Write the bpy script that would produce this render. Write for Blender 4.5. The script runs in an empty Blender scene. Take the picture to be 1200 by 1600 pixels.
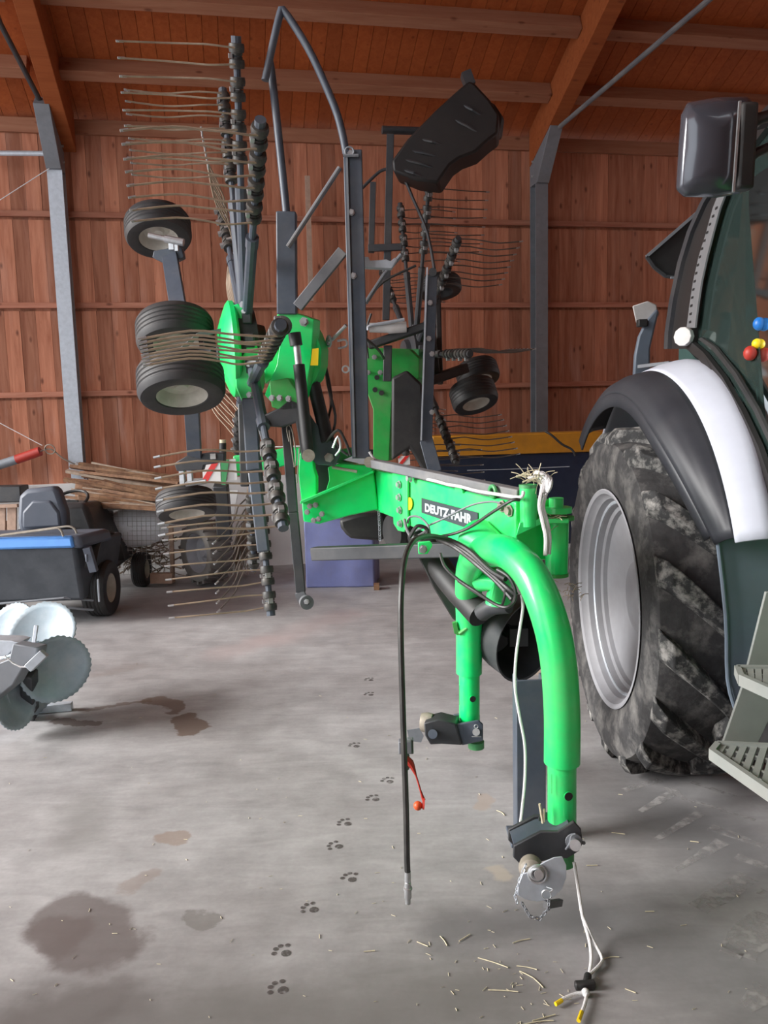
import bpy, bmesh, math, random
from mathutils import Vector, Matrix, Quaternion, noise
V = Vector
random.seed(7)
col = bpy.context.scene.collection
scene = bpy.context.scene

# ------------------------------------------------------------------ camera
FPX, CAMH = 1250.0, 1.65
PITCH, ROLL = math.atan(157/1250), 0.0256
_c, _s = math.cos(PITCH), math.sin(PITCH)
CF = V((0, _c, -_s)); _R0 = V((1, 0, 0)); _U0 = V((0, _s, _c))
CR = math.cos(ROLL)*_R0 - math.sin(ROLL)*_U0
CU = math.sin(ROLL)*_R0 + math.cos(ROLL)*_U0
CAMP = V((0, 0, CAMH))
cam = bpy.data.cameras.new('camera'); camo = bpy.data.objects.new('camera', cam); col.objects.link(camo)
cam.sensor_fit = 'VERTICAL'; cam.sensor_height = 32.0; cam.lens = 32.0*FPX/1600
cam.clip_start = .05; cam.clip_end = 200
m3 = Matrix((CR, CU, -CF)).transposed()
camo.matrix_world = Matrix.Translation(CAMP) @ m3.to_4x4()
scene.camera = camo

def ray(x, y): return CF + (x-600)/FPX*CR + (800-y)/FPX*CU
def P(x, y, Y):
    d = ray(x, y); return CAMP + d*(Y/d.y)
def G(x, y, z=0.0):
    d = ray(x, y); return CAMP + d*((z-CAMH)/d.z)
def onplane(x, y, pt, n, off=0.0):
    d = ray(x, y); return CAMP + d*(((pt-CAMP).dot(n)+off)/d.dot(n))
PHI = math.radians(10.6)
WD = V((math.cos(PHI), math.sin(PHI), 0)); WN = V((math.sin(PHI), -math.cos(PHI), 0))  # along the wall / out of the wall towards the room
W0 = G(440, 882)
def W(s, t, z): return V((W0.x, W0.y, 0)) + WD*s + WN*t + V((0, 0, z))

# ------------------------------------------------------------------ materials
def lin(c):
    return tuple(((v/255)/12.92 if v/255 <= .04045 else ((v/255+.055)/1.055)**2.4) for v in c)
def nodes(m):
    m.use_nodes = True; nt = m.node_tree; nt.nodes.clear()
    out = nt.nodes.new('ShaderNodeOutputMaterial'); b = nt.nodes.new('ShaderNodeBsdfPrincipled')
    nt.links.new(b.outputs[0], out.inputs[0]); return nt, b
def N(nt, t, **k):
    n = nt.nodes.new(t)
    for a, v in k.items():
        if a.startswith('i_'):
            key = a[2:]; key = int(key) if key.isdigit() else key.replace('_', ' ')
            n.inputs[key].default_value = v
        else: setattr(n, a, v)
    return n
def ramp(nt, pts):
    r = nt.nodes.new('ShaderNodeValToRGB'); e = r.color_ramp.elements
    while len(e) < len(pts): e.new(.5)
    for el, (p, c) in zip(e, pts):
        el.position = p; el.color = (c, c, c, 1) if isinstance(c, (int, float)) else (*c, 1)
    return r
def mixc(nt, fac, a, b, mode='MIX'):
    n = nt.nodes.new('ShaderNodeMix'); n.data_type = 'RGBA'; n.blend_type = mode
    for s_, v in ((n.inputs[0], fac), (n.inputs[6], a), (n.inputs[7], b)):
        if isinstance(v, bpy.types.NodeSocket): nt.links.new(v, s_)
        elif isinstance(v, (int, float)): s_.default_value = v
        else: s_.default_value = (*v, 1)
    return n.outputs[2]
def mat(name, c, rough=.5, metal=0.0, var=.25, scale=14, dust=None, dustamt=.5, bump=.15, spec=.5, coat=0, dscale=5, lohi=(.42, .75)):
    """paint / metal / rubber with tone variation and a patchy layer of dust"""
    m = bpy.data.materials.new(name); nt, b = nodes(m)
    tc = N(nt, 'ShaderNodeTexCoord')
    n1 = N(nt, 'ShaderNodeTexNoise', i_Scale=scale, i_Detail=6.0, i_Roughness=.6)
    nt.links.new(tc.outputs['Object'], n1.inputs['Vector'])
    base = lin(c)
    r = ramp(nt, [(.3, tuple(v*(1-var) for v in base)), (.7, tuple(min(1, v*(1+var)) for v in base))])
    nt.links.new(n1.outputs[0], r.inputs[0]); cc = r.outputs[0]
    if dust:
        n2 = N(nt, 'ShaderNodeTexNoise', i_Scale=dscale, i_Detail=8.0, i_Roughness=.65)
        nt.links.new(tc.outputs['Object'], n2.inputs['Vector'])
        r2 = ramp(nt, [(lohi[0], 0.0), (lohi[1], dustamt)]); nt.links.new(n2.outputs[0], r2.inputs[0])
        cc = mixc(nt, r2.outputs[0], cc, lin(dust))
    nt.links.new(cc, b.inputs['Base Color'])
    b.inputs['Roughness'].default_value = rough; b.inputs['Metallic'].default_value = metal
    b.inputs['Specular IOR Level'].default_value = spec; b.inputs['Coat Weight'].default_value = coat
    if bump:
        bp = N(nt, 'ShaderNodeBump', i_Strength=bump, i_Distance=.004); nt.links.new(n1.outputs[0], bp.inputs['Height'])
        nt.links.new(bp.outputs[0], b.inputs['Normal'])
    return m
M = {}
GREEN = (12, 226, 116)
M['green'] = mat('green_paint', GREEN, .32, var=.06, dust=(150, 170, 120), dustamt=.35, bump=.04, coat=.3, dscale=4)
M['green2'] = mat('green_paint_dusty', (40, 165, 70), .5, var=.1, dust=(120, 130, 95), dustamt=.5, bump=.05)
M['grey'] = mat('dark_grey_paint', (72, 80, 92), .45, var=.1, dust=(125, 122, 118), dustamt=.3, bump=.05)
M['greyd'] = mat('dusty_grey_paint', (105, 106, 110), .6, var=.12, dust=(150, 145, 138), dustamt=.6, bump=.08)
M['char'] = mat('charcoal_paint', (52, 54, 58), .5, var=.15, dust=(100, 95, 90), dustamt=.35, bump=.08)
M['black'] = mat('black_rubber', (34, 34, 35), .55, var=.2, dust=(95, 90, 85), dustamt=.22, bump=.1)
M['hose'] = mat('black_hose', (42, 42, 42), .45, var=.15, scale=60, dust=(120, 115, 108), dustamt=.3)
M['tire'] = mat('smooth_tyre_rubber', (48, 47, 49), .6, var=.12, dust=(120, 112, 104), dustamt=.2, bump=.1)
M['mudtire'] = mat('muddy_tractor_tyre', (42, 42, 43), .85, var=.4, scale=30, dust=(150, 147, 143), dustamt=.85, bump=1.0, dscale=19, lohi=(.47, .66))
M['mudside'] = mat('muddy_tyre_carcass', (50, 49, 50), .85, var=.35, scale=26, dust=(120, 117, 114), dustamt=.75, bump=.9, dscale=8, lohi=(.48, .72))
M['plinth'] = mat('white_plastered_plinth', (240, 239, 237), .8, var=.02, scale=3, dust=(190, 182, 174), dustamt=.3, dscale=3)
M['sidetire'] = mat('dusty_tyre_sidewall', (112, 108, 104), .8, var=.15, scale=9, dust=(130, 126, 122), dustamt=.5, bump=.2)
M['rim'] = mat('silver_rim', (150, 150, 155), .6, .05, var=.06, dust=(120, 112, 105), dustamt=.2, bump=.04)
M['creamrim'] = mat('cream_grey_rim', (206, 202, 192), .5, .05, var=.08, dust=(110, 100, 90), dustamt=.4)
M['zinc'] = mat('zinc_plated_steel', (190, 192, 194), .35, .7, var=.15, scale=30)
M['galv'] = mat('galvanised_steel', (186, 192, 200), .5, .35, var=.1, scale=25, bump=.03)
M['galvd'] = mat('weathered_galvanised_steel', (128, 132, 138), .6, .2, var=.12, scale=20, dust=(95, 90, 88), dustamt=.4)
M['tine'] = mat('bare_spring_steel', (166, 146, 126), .45, .3, var=.2, scale=20)
M['dtine'] = mat('dark_spring_steel', (98, 90, 84), .5, .3, var=.2, scale=20)
M['coil'] = mat('dirty_coil_clamp', (60, 60, 60), .5, .2, var=.3, scale=40, dust=(130, 120, 106), dustamt=.4, dscale=18)
M['rope'] = mat('white_rope', (226, 224, 224), .8, var=.05, scale=300, bump=.8)
M['yellow'] = mat('yellow_label', (236, 200, 20), .5, var=.08)
M['orange'] = mat('orange_plastic', (222, 92, 48), .45, var=.08)
M['red'] = mat('red_plastic', (168, 48, 36), .5, var=.15)
M['white'] = mat('white_paint', (222, 220, 218), .5, var=.05)
M['ltwhite'] = mat('pale_dusty_white', (196, 194, 192), .7, var=.07, scale=6, dust=(150, 140, 130), dustamt=.5)
M['signred'] = mat('red_reflective', (214, 52, 48), .4, var=.05)
M['silverpaint'] = mat('silver_plastic_fender', (196, 200, 212), .42, .0, var=.03, bump=.02)
M['flare'] = mat('black_plastic_flare', (46, 48, 54), .5, var=.08, bump=.05, dust=(90, 88, 88), dustamt=.15)
M['panel'] = mat('slate_plastic_panel', (104, 116, 130), .5, var=.06, dust=(110, 112, 114), dustamt=.3)
M['step'] = mat('dusty_olive_grey_steel', (140, 144, 140), .7, var=.06, dust=(165, 160, 152), dustamt=.4)
M['cabdark'] = mat('cab_frame_dark', (40, 38, 38), .45, var=.1)
M['cabgrey'] = mat('grey_perforated_strip', (112, 112, 114), .55, var=.05)
M['mirror'] = mat('graphite_mirror_shell', (74, 76, 84), .22, .25, var=.03, bump=0, coat=.5)
M['cabgreen'] = mat('dark_teal_upholstery', (54, 82, 78), .7, var=.12)
M['blueknob'] = mat('blue_plastic', (30, 110, 190), .4)
M['cloth'] = mat('black_curtain_rubber', (30, 28, 28), .5, var=.2, scale=6, bump=.5, dust=(70, 62, 56), dustamt=.2)
M['tarp'] = mat('blue_plastic_sheet', (126, 134, 186), .5, var=.12, scale=4, bump=.6, dust=(130, 128, 150), dustamt=.4)
M['oxide'] = mat('ochre_painted_steel', (196, 134, 34), .5, var=.08, dust=(150, 110, 60), dustamt=.35)
M['navy'] = mat('navy_painted_steel', (28, 40, 62), .45, var=.12, dust=(60, 66, 80), dustamt=.3)
M['mowerblue'] = mat('light_blue_plastic', (92, 150, 222), .4, var=.06)
M['bag'] = mat('charcoal_woven_fabric', (66, 70, 76), .8, var=.1, scale=5, bump=.4, dust=(92, 94, 98), dustamt=.4)
M['seat'] = mat('slate_vinyl', (82, 88, 100), .55, var=.07, scale=8, dust=(100, 104, 112), dustamt=.4)
M['stick'] = mat('brown_wood_lath', (112, 78, 56), .8, var=.3, scale=20, dust=(176, 140, 104), dustamt=.5)
M['paleboard'] = mat('pale_weathered_board', (176, 148, 130), .8, var=.15, scale=18)
M['twig'] = mat('dry_twig', (150, 132, 116), .85, var=.25, scale=20)
M['straw'] = mat('straw', (208, 198, 168), .8, var=.2, scale=50)
M['sack'] = mat('white_plastic_sack', (238, 238, 242), .5, var=.04, scale=6, bump=.8)
M['disc'] = mat('pale_galvanised_disc', (156, 172, 182), .5, .25, var=.12, scale=10, dust=(190, 196, 200), dustamt=.6, dscale=8)
M['oldgreen'] = mat('green_patina', (60, 150, 90), .5, var=.15, dust=(120, 120, 90), dustamt=.4)
M['plateblk'] = mat('decal_black', (56, 66, 70), .45, var=.04, bump=0)
M['decaltxt'] = mat('decal_grey_lettering', (172, 180, 182), .4, var=.03, bump=0)
M['pin'] = mat('grimy_beige_steel', (150, 142, 130), .6, .2, var=.2, scale=30)

def glass_mat():
    m = bpy.data.materials.new('green_tinted_glass'); m.use_nodes = True; nt = m.node_tree; nt.nodes.clear()
    out = N(nt, 'ShaderNodeOutputMaterial'); t = N(nt, 'ShaderNodeBsdfTransparent'); t.inputs[0].default_value = (.42, .54, .50, 1)
    g = N(nt, 'ShaderNodeBsdfGlossy', i_Roughness=.06); g.inputs[0].default_value = (.8, .9, .88, 1)
    fr = N(nt, 'ShaderNodeFresnel', i_IOR=1.45); mx = N(nt, 'ShaderNodeMixShader')
    d = N(nt, 'ShaderNodeBsdfDiffuse'); d.inputs[0].default_value = (.14, .22, .20, 1); mx2 = N(nt, 'ShaderNodeMixShader', i_0=.14)
    nt.links.new(t.outputs[0], mx2.inputs[1]); nt.links.new(d.outputs[0], mx2.inputs[2])
    nt.links.new(fr.outputs[0], mx.inputs[0]); nt.links.new(mx2.outputs[0], mx.inputs[1]); nt.links.new(g.outputs[0], mx.inputs[2])
    nt.links.new(mx.outputs[0], out.inputs[0]); return m
M['glass'] = glass_mat()

def wood(name, c1, c2, board=.15, axis='x', knot=(70, 32, 24), pale=None, paleamt=.4, vr_=(.72, 1.22)):
    """boards run along local z of the object space (axis x across); tone changes per board"""
    m = bpy.data.materials.new(name); nt, b = nodes(m); L = nt.links.new
    tc = N(nt, 'ShaderNodeTexCoord'); sep = N(nt, 'ShaderNodeSeparateXYZ'); L(tc.outputs['Object'], sep.inputs[0])
    dv = N(nt, 'ShaderNodeMath', operation='DIVIDE', i_1=board); L(sep.outputs[{'x': 0, 'y': 1, 'z': 2}[axis]], dv.inputs[0])
    fl = N(nt, 'ShaderNodeMath', operation='FLOOR'); L(dv.outputs[0], fl.inputs[0])
    wn = N(nt, 'ShaderNodeTexWhiteNoise', noise_dimensions='1D'); L(fl.outputs[0], wn.inputs['W'])
    mp = N(nt, 'ShaderNodeMapping'); L(tc.outputs['Object'], mp.inputs[0])
    long_ = 'z' if axis == 'x' else 'x'
    sc = {'x': (9, 9, .7), 'z': (.7, 9, 9), 'y': (.7, 9, 9)}[axis]
    mp.inputs['Scale'].default_value = sc
    off = N(nt, 'ShaderNodeCombineXYZ'); mul = N(nt, 'ShaderNodeMath', operation='MULTIPLY', i_1=23.7); L(wn.outputs[0], mul.inputs[0])
    L(mul.outputs[0], off.inputs[0]); L(mul.outputs[0], off.inputs[2]); L(off.outputs[0], mp.inputs['Location'])
    g = N(nt, 'ShaderNodeTexNoise', i_Scale=2.2, i_Detail=8.0, i_Roughness=.62, i_Distortion=.6); L(mp.outputs[0], g.inputs['Vector'])
    r = ramp(nt, [(.28, lin(c1)), (.72, lin(c2))]); L(g.outputs[0], r.inputs[0])
    vr = ramp(nt, [(0, vr_[0]), (1, vr_[1])]); L(wn.outputs[0], vr.inputs[0])
    cc = mixc(nt, 1.0, r.outputs[0], vr.outputs[0], 'MULTIPLY')
    mp2 = N(nt, 'ShaderNodeMapping'); L(tc.outputs['Object'], mp2.inputs[0])
    mp2.inputs['Scale'].default_value = {'x': (7, 7, 3.2), 'z': (3.2, 7, 7), 'y': (3.2, 7, 7)}[axis]
    L(off.outputs[0], mp2.inputs['Location'])
    vo = N(nt, 'ShaderNodeTexVoronoi', i_Scale=1.0, i_Randomness=1.0); L(mp2.outputs[0], vo.inputs['Vector'])
    kr = ramp(nt, [(.05, .7), (.14, 0)]); L(vo.outputs['Distance'], kr.inputs[0])
    cc = mixc(nt, kr.outputs[0], cc, lin(knot))
    if pale:
        mp3 = N(nt, 'ShaderNodeMapping'); L(tc.outputs['Object'], mp3.inputs[0]); mp3.inputs['Scale'].default_value = (6, 6, .9)
        n3 = N(nt, 'ShaderNodeTexNoise', i_Scale=1.3, i_Detail=5.0); L(mp3.outputs[0], n3.inputs['Vector'])
        pr_ = ramp(nt, [(.55, 0), (.78, paleamt)]); L(n3.outputs[0], pr_.inputs[0])
        lo = N(nt, 'ShaderNodeMapRange'); L(sep.outputs[2], lo.inputs[0])      # brighter light on the lower boards, painted in as paler wood
        for q_, w_ in ((1, .9), (2, 3.4), (3, 1.0), (4, .25)): lo.inputs[q_].default_value = w_
        ml = N(nt, 'ShaderNodeMath', operation='MULTIPLY'); L(pr_.outputs[0], ml.inputs[0]); L(lo.outputs[0], ml.inputs[1])
        cc = mixc(nt, ml.outputs[0], cc, lin(pale))
    L(cc, b.inputs['Base Color']); b.inputs['Roughness'].default_value = .72
    b.inputs['Specular IOR Level'].default_value = .25
    bp = N(nt, 'ShaderNodeBump', i_Strength=.25, i_Distance=.01); L(g.outputs[0], bp.inputs['Height']); L(bp.outputs[0], b.inputs['Normal'])
    return m
M['wallwood'] = wood('red_brown_spruce_boards', (150, 90, 66), (194, 132, 104), .148, 'x', pale=(216, 180, 166), paleamt=.55)
M['roofwood'] = wood('orange_brown_roof_boards', (146, 70, 32), (170, 90, 46), .14, 'x', knot=(110, 46, 22), vr_=(.86, 1.1))
M['beamwood'] = wood('planed_purlin_wood', (160, 104, 78), (184, 130, 102), 3, 'z', knot=(90, 46, 30))
M['railwood'] = wood('weathered_rail_wood', (160, 96, 74), (196, 138, 114), 3, 'z', knot=(90, 46, 34))
M['glulam'] = wood('glulam_rafter_wood', (156, 80, 40), (180, 100, 56), 3, 'z', knot=(110, 52, 28))

# ------------------------------------------------------------------ mesh builder
class MB:
    def __init__(s): s.bm = bmesh.new(); s.mi = 0
    def _f(s, vs):
        try:
            f = s.bm.faces.new(vs); f.material_index = s.mi; return f
        except ValueError: return None
    def hexa(s, c):  # 8 corners: bottom 4 (loop), top 4
        v = [s.bm.verts.new(p) for p in c]
        for q in ((3, 2, 1, 0), (4, 5, 6, 7), (0, 1, 5, 4), (1, 2, 6, 5), (2, 3, 7, 6), (3, 0, 4, 7)): s._f([v[i] for i in q])
        return s
    def box(s, c, sz, R=None):
        R = R or Matrix.Identity(3); c = V(c); h = V(sz)/2
        k = [(-1, -1, -1), (1, -1, -1), (1, 1, -1), (-1, 1, -1), (-1, -1, 1), (1, -1, 1), (1, 1, 1), (-1, 1, 1)]
        return s.hexa([c + R @ V((a*h.x, b*h.y, d*h.z)) for a, b, d in k])
    def bar(s, p, q, w, h, up=(0, 0, 1)):
        p, q = V(p), V(q); d = (q-p).normalized(); up = V(up); sd = d.cross(up)
        if sd.length < 1e-4: sd = d.cross(V((1, 0, 0)))
        sd.normalize(); u = sd.cross(d).normalized(); a = sd*w/2; b = u*h/2
        return s.hexa([p-a-b, p+a-b, q+a-b, q-a-b, p-a+b, p+a+b, q+a+b, q-a+b])
    def prism(s, pts, vec):
        vec = V(vec); n = len(pts); A = [s.bm.verts.new(V(p)) for p in pts]; B = [s.bm.verts.new(V(p)+vec) for p in pts]
        s._f(A[::-1]); s._f(B)
        for i in range(n): s._f([A[i], A[(i+1) % n], B[(i+1) % n], B[i]])
        return s
    def tube(s, pts, r, seg=10, cap=True, smooth=0, sq=1.0):
        pts = [V(p) for p in pts]
        rs = list(r) if isinstance(r, (list, tuple)) else [r]*len(pts)
        if smooth and len(pts) > 2:
            np_, nr = [], []
            for i in range(len(pts)-1):
                p0 = pts[max(i-1, 0)]; p1 = pts[i]; p2 = pts[i+1]; p3 = pts[min(i+2, len(pts)-1)]
                for k in range(smooth):
                    t = k/smooth
                    np_.append(.5*((2*p1)+(p2-p0)*t+(2*p0-5*p1+4*p2-p3)*t*t+(3*p1-p0-3*p2+p3)*t**3)); nr.append(rs[i]*(1-t)+rs[i+1]*t)
            np_.append(pts[-1]); nr.append(rs[-1]); pts, rs = np_, nr
        rings = []; nrm = None
        for i, p in enumerate(pts):
            t = (pts[min(i+1, len(pts)-1)]-pts[max(i-1, 0)])
            if t.length < 1e-9: t = V((0, 0, 1))
            t.normalize()
            if nrm is None:
                nrm = t.cross(V((0, 0, 1)))
                if nrm.length < 1e-3: nrm = t.cross(V((0, 1, 0)))
            nrm = (nrm - t*nrm.dot(t))
            if nrm.length < 1e-6: nrm = t.orthogonal()
            nrm.normalize(); b = t.cross(nrm)
            rings.append([s.bm.verts.new(p + rs[i]*(math.cos(2*math.pi*k/seg)*nrm + sq*math.sin(2*math.pi*k/seg)*b)) for k in range(seg)])
        for a, b in zip(rings, rings[1:]):
            for k in range(seg): s._f([a[k], a[(k+1) % seg], b[(k+1) % seg], b[k]])
        if cap: s._f(rings[0][::-1]); s._f(rings[-1])
        return s
    def lathe(s, prof, o, ax, seg=32, a0=0, a1=2*math.pi):
        o = V(o); ax = V(ax).normalized(); u = ax.orthogonal().normalized(); w = ax.cross(u)
        full = abs(a1-a0-2*math.pi) < 1e-4; n = seg if full else seg+1; rings = []
        for r, h in prof:
            if r < 1e-6: rings.append([s.bm.verts.new(o+ax*h)]*n); continue
            rings.append([s.bm.verts.new(o+ax*h+r*(math.cos(a0+(a1-a0)*k/seg)*u+math.sin(a0+(a1-a0)*k/seg)*w)) for k in range(n)])
        for a, b in zip(rings, rings[1:]):
            for k in range(seg):
                k2 = (k+1) % n; vs = []
                for v in (a[k], a[k2], b[k2], b[k]):
                    if v not in vs: vs.append(v)
                if len(vs) > 2: s._f(vs)
        return s
    def cyl(s, p, q, r, seg=16):
        p, q = V(p), V(q); h = (q-p).length
        return s.lathe([(0, 0), (r, 0), (r, h), (0, h)], p, q-p, seg)
    def ball(s, c, r, seg=16, sc=(1, 1, 1)):
        c = V(c); rings = []; n = seg//2
        for i in range(n+1):
            a = math.pi*i/n; rr = math.sin(a); z = math.cos(a)
            if i in (0, n): rings.append([s.bm.verts.new(c+V((0, 0, r*z*sc[2])))]*seg)
            else: rings.append([s.bm.verts.new(c+V((r*rr*math.cos(2*math.pi*k/seg)*sc[0], r*rr*math.sin(2*math.pi*k/seg)*sc[1], r*z*sc[2]))) for k in range(seg)])
        for a, b in zip(rings, rings[1:]):
            for k in range(seg):
                vs = []
                for v in (a[k], b[k], b[(k+1) % seg], a[(k+1) % seg]):
                    if v not in vs: vs.append(v)
                s._f(vs)
        return s
    def torus(s, c, ax, R, r, seg=24, rs=8):
        c = V(c); ax = V(ax).normalized(); u = ax.orthogonal().normalized(); w = ax.cross(u)
        pts = [c+R*(math.cos(2*math.pi*k/seg)*u+math.sin(2*math.pi*k/seg)*w) for k in range(seg+1)]
        return s.tube(pts, r, rs, cap=False)
    def grid(s, fn, nu, nv, thick=None):
        vs = [[s.bm.verts.new(fn(i/nu, j/nv)) for j in range(nv+1)] for i in range(nu+1)]
        for i in range(nu):
            for j in range(nv): s._f([vs[i][j], vs[i+1][j], vs[i+1][j+1], vs[i][j+1]])
        return s
    def build(s, name, m, parent=None, local=False, bevel=0, smooth=True, solid=0, angle=32):
        bm = s.bm; bmesh.ops.recalc_face_normals(bm, faces=bm.faces[:])
        me = bpy.data.meshes.new(name)
        if parent is not None and not local:
            o0 = parent.matrix_world_cached if hasattr(parent, 'matrix_world_cached') else ROOTS.get(parent.name, V((0, 0, 0)))
            for v in bm.verts: v.co -= o0
        if smooth:
            ca = math.radians(angle)
            for f in bm.faces: f.smooth = True
            for e in bm.edges:
                if len(e.link_faces) == 2 and e.calc_face_angle(0) > ca: e.smooth = False
        bm.to_mesh(me); bm.free()
        for x in (m if isinstance(m, (list, tuple)) else [m]): me.materials.append(M[x] if isinstance(x, str) else x)
        o = bpy.data.objects.new(name, me); col.objects.link(o)
        if parent is not None:
            o.parent = parent; ROOTS[o.name] = V((0, 0, 0)) if local else ROOTS.get(parent.name, V((0, 0, 0)))
        else: ROOTS[o.name] = V((0, 0, 0))
        if solid:
            md = o.modifiers.new('thickness', 'SOLIDIFY'); md.thickness = solid; md.offset = 0
        if bevel:
            md = o.modifiers.new('bevel', 'BEVEL'); md.width = bevel; md.segments = 2; md.limit_method = 'ANGLE'; md.angle_limit = math.radians(35)
        return o
ROOTS = {}
def tag(o, label=None, cat=None, group=None, kind=None):
    if label: o['label'] = label
    if cat: o['category'] = cat
    if group: o['group'] = group
    if kind: o['kind'] = kind
    return o
def thing(name, loc, label, cat, group=None):
    o = bpy.data.objects.new(name, None); col.objects.link(o); o.location = V(loc); o.empty_display_size = .1
    ROOTS[o.name] = V(loc); return tag(o, label, cat, group)
def rebase(o, loc):
    """put the origin of a one-mesh thing at its base"""
    loc = V(loc)
    o.data.transform(Matrix.Translation(-loc)); o.location = loc; ROOTS[o.name] = loc; return o
def px(pts, Y): return [P(a, b, Y) for a, b in pts]
# ================================================================== THE SETTING
# floor -----------------------------------------------------------------
def floor_mat():
    m = bpy.data.materials.new('stained_concrete'); nt, b = nodes(m); L = nt.links.new
    tc = N(nt, 'ShaderNodeTexCoord'); vec = tc.outputs['Object']
    big = N(nt, 'ShaderNodeTexNoise', i_Scale=.9, i_Detail=6.0, i_Roughness=.55); L(vec, big.inputs['Vector'])
    mid = N(nt, 'ShaderNodeTexNoise', i_Scale=4.5, i_Detail=8.0, i_Roughness=.65); L(vec, mid.inputs['Vector'])
    mp = N(nt, 'ShaderNodeMapping'); mp.inputs['Scale'].default_value = (2.2, 9, 1); L(vec, mp.inputs[0])
    trowel = N(nt, 'ShaderNodeTexNoise', i_Scale=2.0, i_Detail=5.0, i_Distortion=1.2); L(mp.outputs[0], trowel.inputs['Vector'])
    fine = N(nt, 'ShaderNodeTexNoise', i_Scale=60, i_Detail=4.0); L(vec, fine.inputs['Vector'])
    r = ramp(nt, [(.32, lin((150, 146, 146))), (.68, lin((178, 176, 177)))]); L(big.outputs[0], r.inputs[0])
    r2 = ramp(nt, [(.3, .74), (.62, 1.04)]); L(mid.outputs[0], r2.inputs[0])
    cc = mixc(nt, .8, r.outputs[0], r2.outputs[0], 'MULTIPLY')
    r3 = ramp(nt, [(.3, .86), (.7, 1.06)]); L(trowel.outputs[0], r3.inputs[0]); cc = mixc(nt, .8, cc, r3.outputs[0], 'MULTIPLY')
    r4 = ramp(nt, [(.3, .92), (.7, 1.05)]); L(fine.outputs[0], r4.inputs[0]); cc = mixc(nt, .6, cc, r4.outputs[0], 'MULTIPLY')
    # warped coordinates for stain outlines
    wn = N(nt, 'ShaderNodeTexNoise', i_Scale=5.0, i_Detail=5.0, i_Roughness=.6); L(vec, wn.inputs['Vector'])
    sub = N(nt, 'ShaderNodeVectorMath', operation='SUBTRACT'); L(wn.outputs['Color'], sub.inputs[0]); sub.inputs[1].default_value = (.5, .5, .5)
    scl = N(nt, 'ShaderNodeVectorMath', operation='SCALE'); scl.inputs['Scale'].default_value = .22; L(sub.outputs[0], scl.inputs[0])
    add = N(nt, 'ShaderNodeVectorMath', operation='ADD'); L(vec, add.inputs[0]); L(scl.outputs[0], add.inputs[1])
    def stain_shade(px0, px1, rad, colr, amt, soft=.35):
        """stain capsule between two floor points, for real marks and painted shade alike"""
        nonlocal cc
        a = G(*px0); c_ = G(*px1); d = c_-a; L2 = max(d.length_squared, 1e-5)
        s1 = N(nt, 'ShaderNodeVectorMath', operation='SUBTRACT'); L(add.outputs[0], s1.inputs[0]); s1.inputs[1].default_value = a
        flat = N(nt, 'ShaderNodeVectorMath', operation='MULTIPLY'); L(s1.outputs[0], flat.inputs[0]); flat.inputs[1].default_value = (1, 1, 0)
        dt = N(nt, 'ShaderNodeVectorMath', operation='DOT_PRODUCT'); L(flat.outputs[0], dt.inputs[0]); dt.inputs[1].default_value = d/L2
        cl = N(nt, 'ShaderNodeClamp'); L(dt.outputs['Value'], cl.inputs[0])
        sc_ = N(nt, 'ShaderNodeVectorMath', operation='SCALE'); sc_.inputs[0].default_value = d; L(cl.outputs[0], sc_.inputs['Scale'])
        ds = N(nt, 'ShaderNodeVectorMath', operation='DISTANCE'); L(flat.outputs[0], ds.inputs[0]); L(sc_.outputs[0], ds.inputs[1])
        mr = N(nt, 'ShaderNodeMapRange', interpolation_type='SMOOTHSTEP'); L(ds.outputs['Value'], mr.inputs[0])
        mr.inputs[1].default_value = rad*(1-soft); mr.inputs[2].default_value = rad; mr.inputs[3].default_value = amt; mr.inputs[4].default_value = 0
        cc = mixc(nt, mr.outputs[0], cc, lin(colr), 'MIX')
    BR = (104, 84, 72)
    stain_shade((240, 1095), (275, 1105), .075, BR, .75, .25); stain_shade((290, 1120), (300, 1140), .085, BR, .8, .2)
    stain_shade((130, 1108), (235, 1095), .025, BR, .55); stain_shade((150, 1130), (80, 1125), .035, (90, 74, 66), .7, .2)
    stain_shade((150, 1055), (215, 1040), .12, (112, 96, 88), .3, .9)  # faint soft patch: shadow beside the discs, painted into the floor
    stain_shade((110, 1440), (160, 1475), .17, (96, 86, 84), .72, .35); stain_shade((75, 1460), (95, 1470), .1, (104, 94, 92), .6, .4)
    stain_shade((150, 1570), (60, 1600), .2, (92, 84, 82), .6, .8); stain_shade((300, 1435), (320, 1440), .055, (112, 108, 104), .6, .3)
    stain_shade((125, 1260), (130, 1310), .16, (130, 128, 126), .5, .9); stain_shade((255, 1310), (280, 1312), .05, (140, 120, 106), .6, .4)
    stain_shade((200, 1385), (225, 1375), .06, (142, 130, 124), .6, .5); stain_shade((330, 1590), (760, 1560), .30, (112, 109, 106), .75, .9); stain_shade((0, 1590), (200, 1600), .2, (108, 104, 102), .6, .9)  # last two, broad and soft: foreground damp with shade painted in
    stain_shade((700, 1450), (900, 1430), .2, (104, 102, 103), .65, .9); stain_shade((760, 1240), (745, 1260), .05, (172, 158, 148), .7, .4)
    stain_shade((830, 1030), (845, 1045), .12, (206, 190, 170), .8, .3); stain_shade((770, 1360), (790, 1370), .05, (180, 168, 155), .7, .5)
    stain_shade((1000, 1250), (1150, 1330), .4, (98, 97, 98), .7, .9); stain_shade((950, 1440), (1200, 1540), .4, (108, 107, 108), .55, .9)  # broad soft greys: dimmer light on the right floor, painted in
    stain_shade((430, 1000), (540, 960), .3, (170, 150, 148), .35, .9); stain_shade((350, 1020), (420, 1000), .25, (176, 154, 152), .35, .9)
    L(cc, b.inputs['Base Color'])
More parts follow.
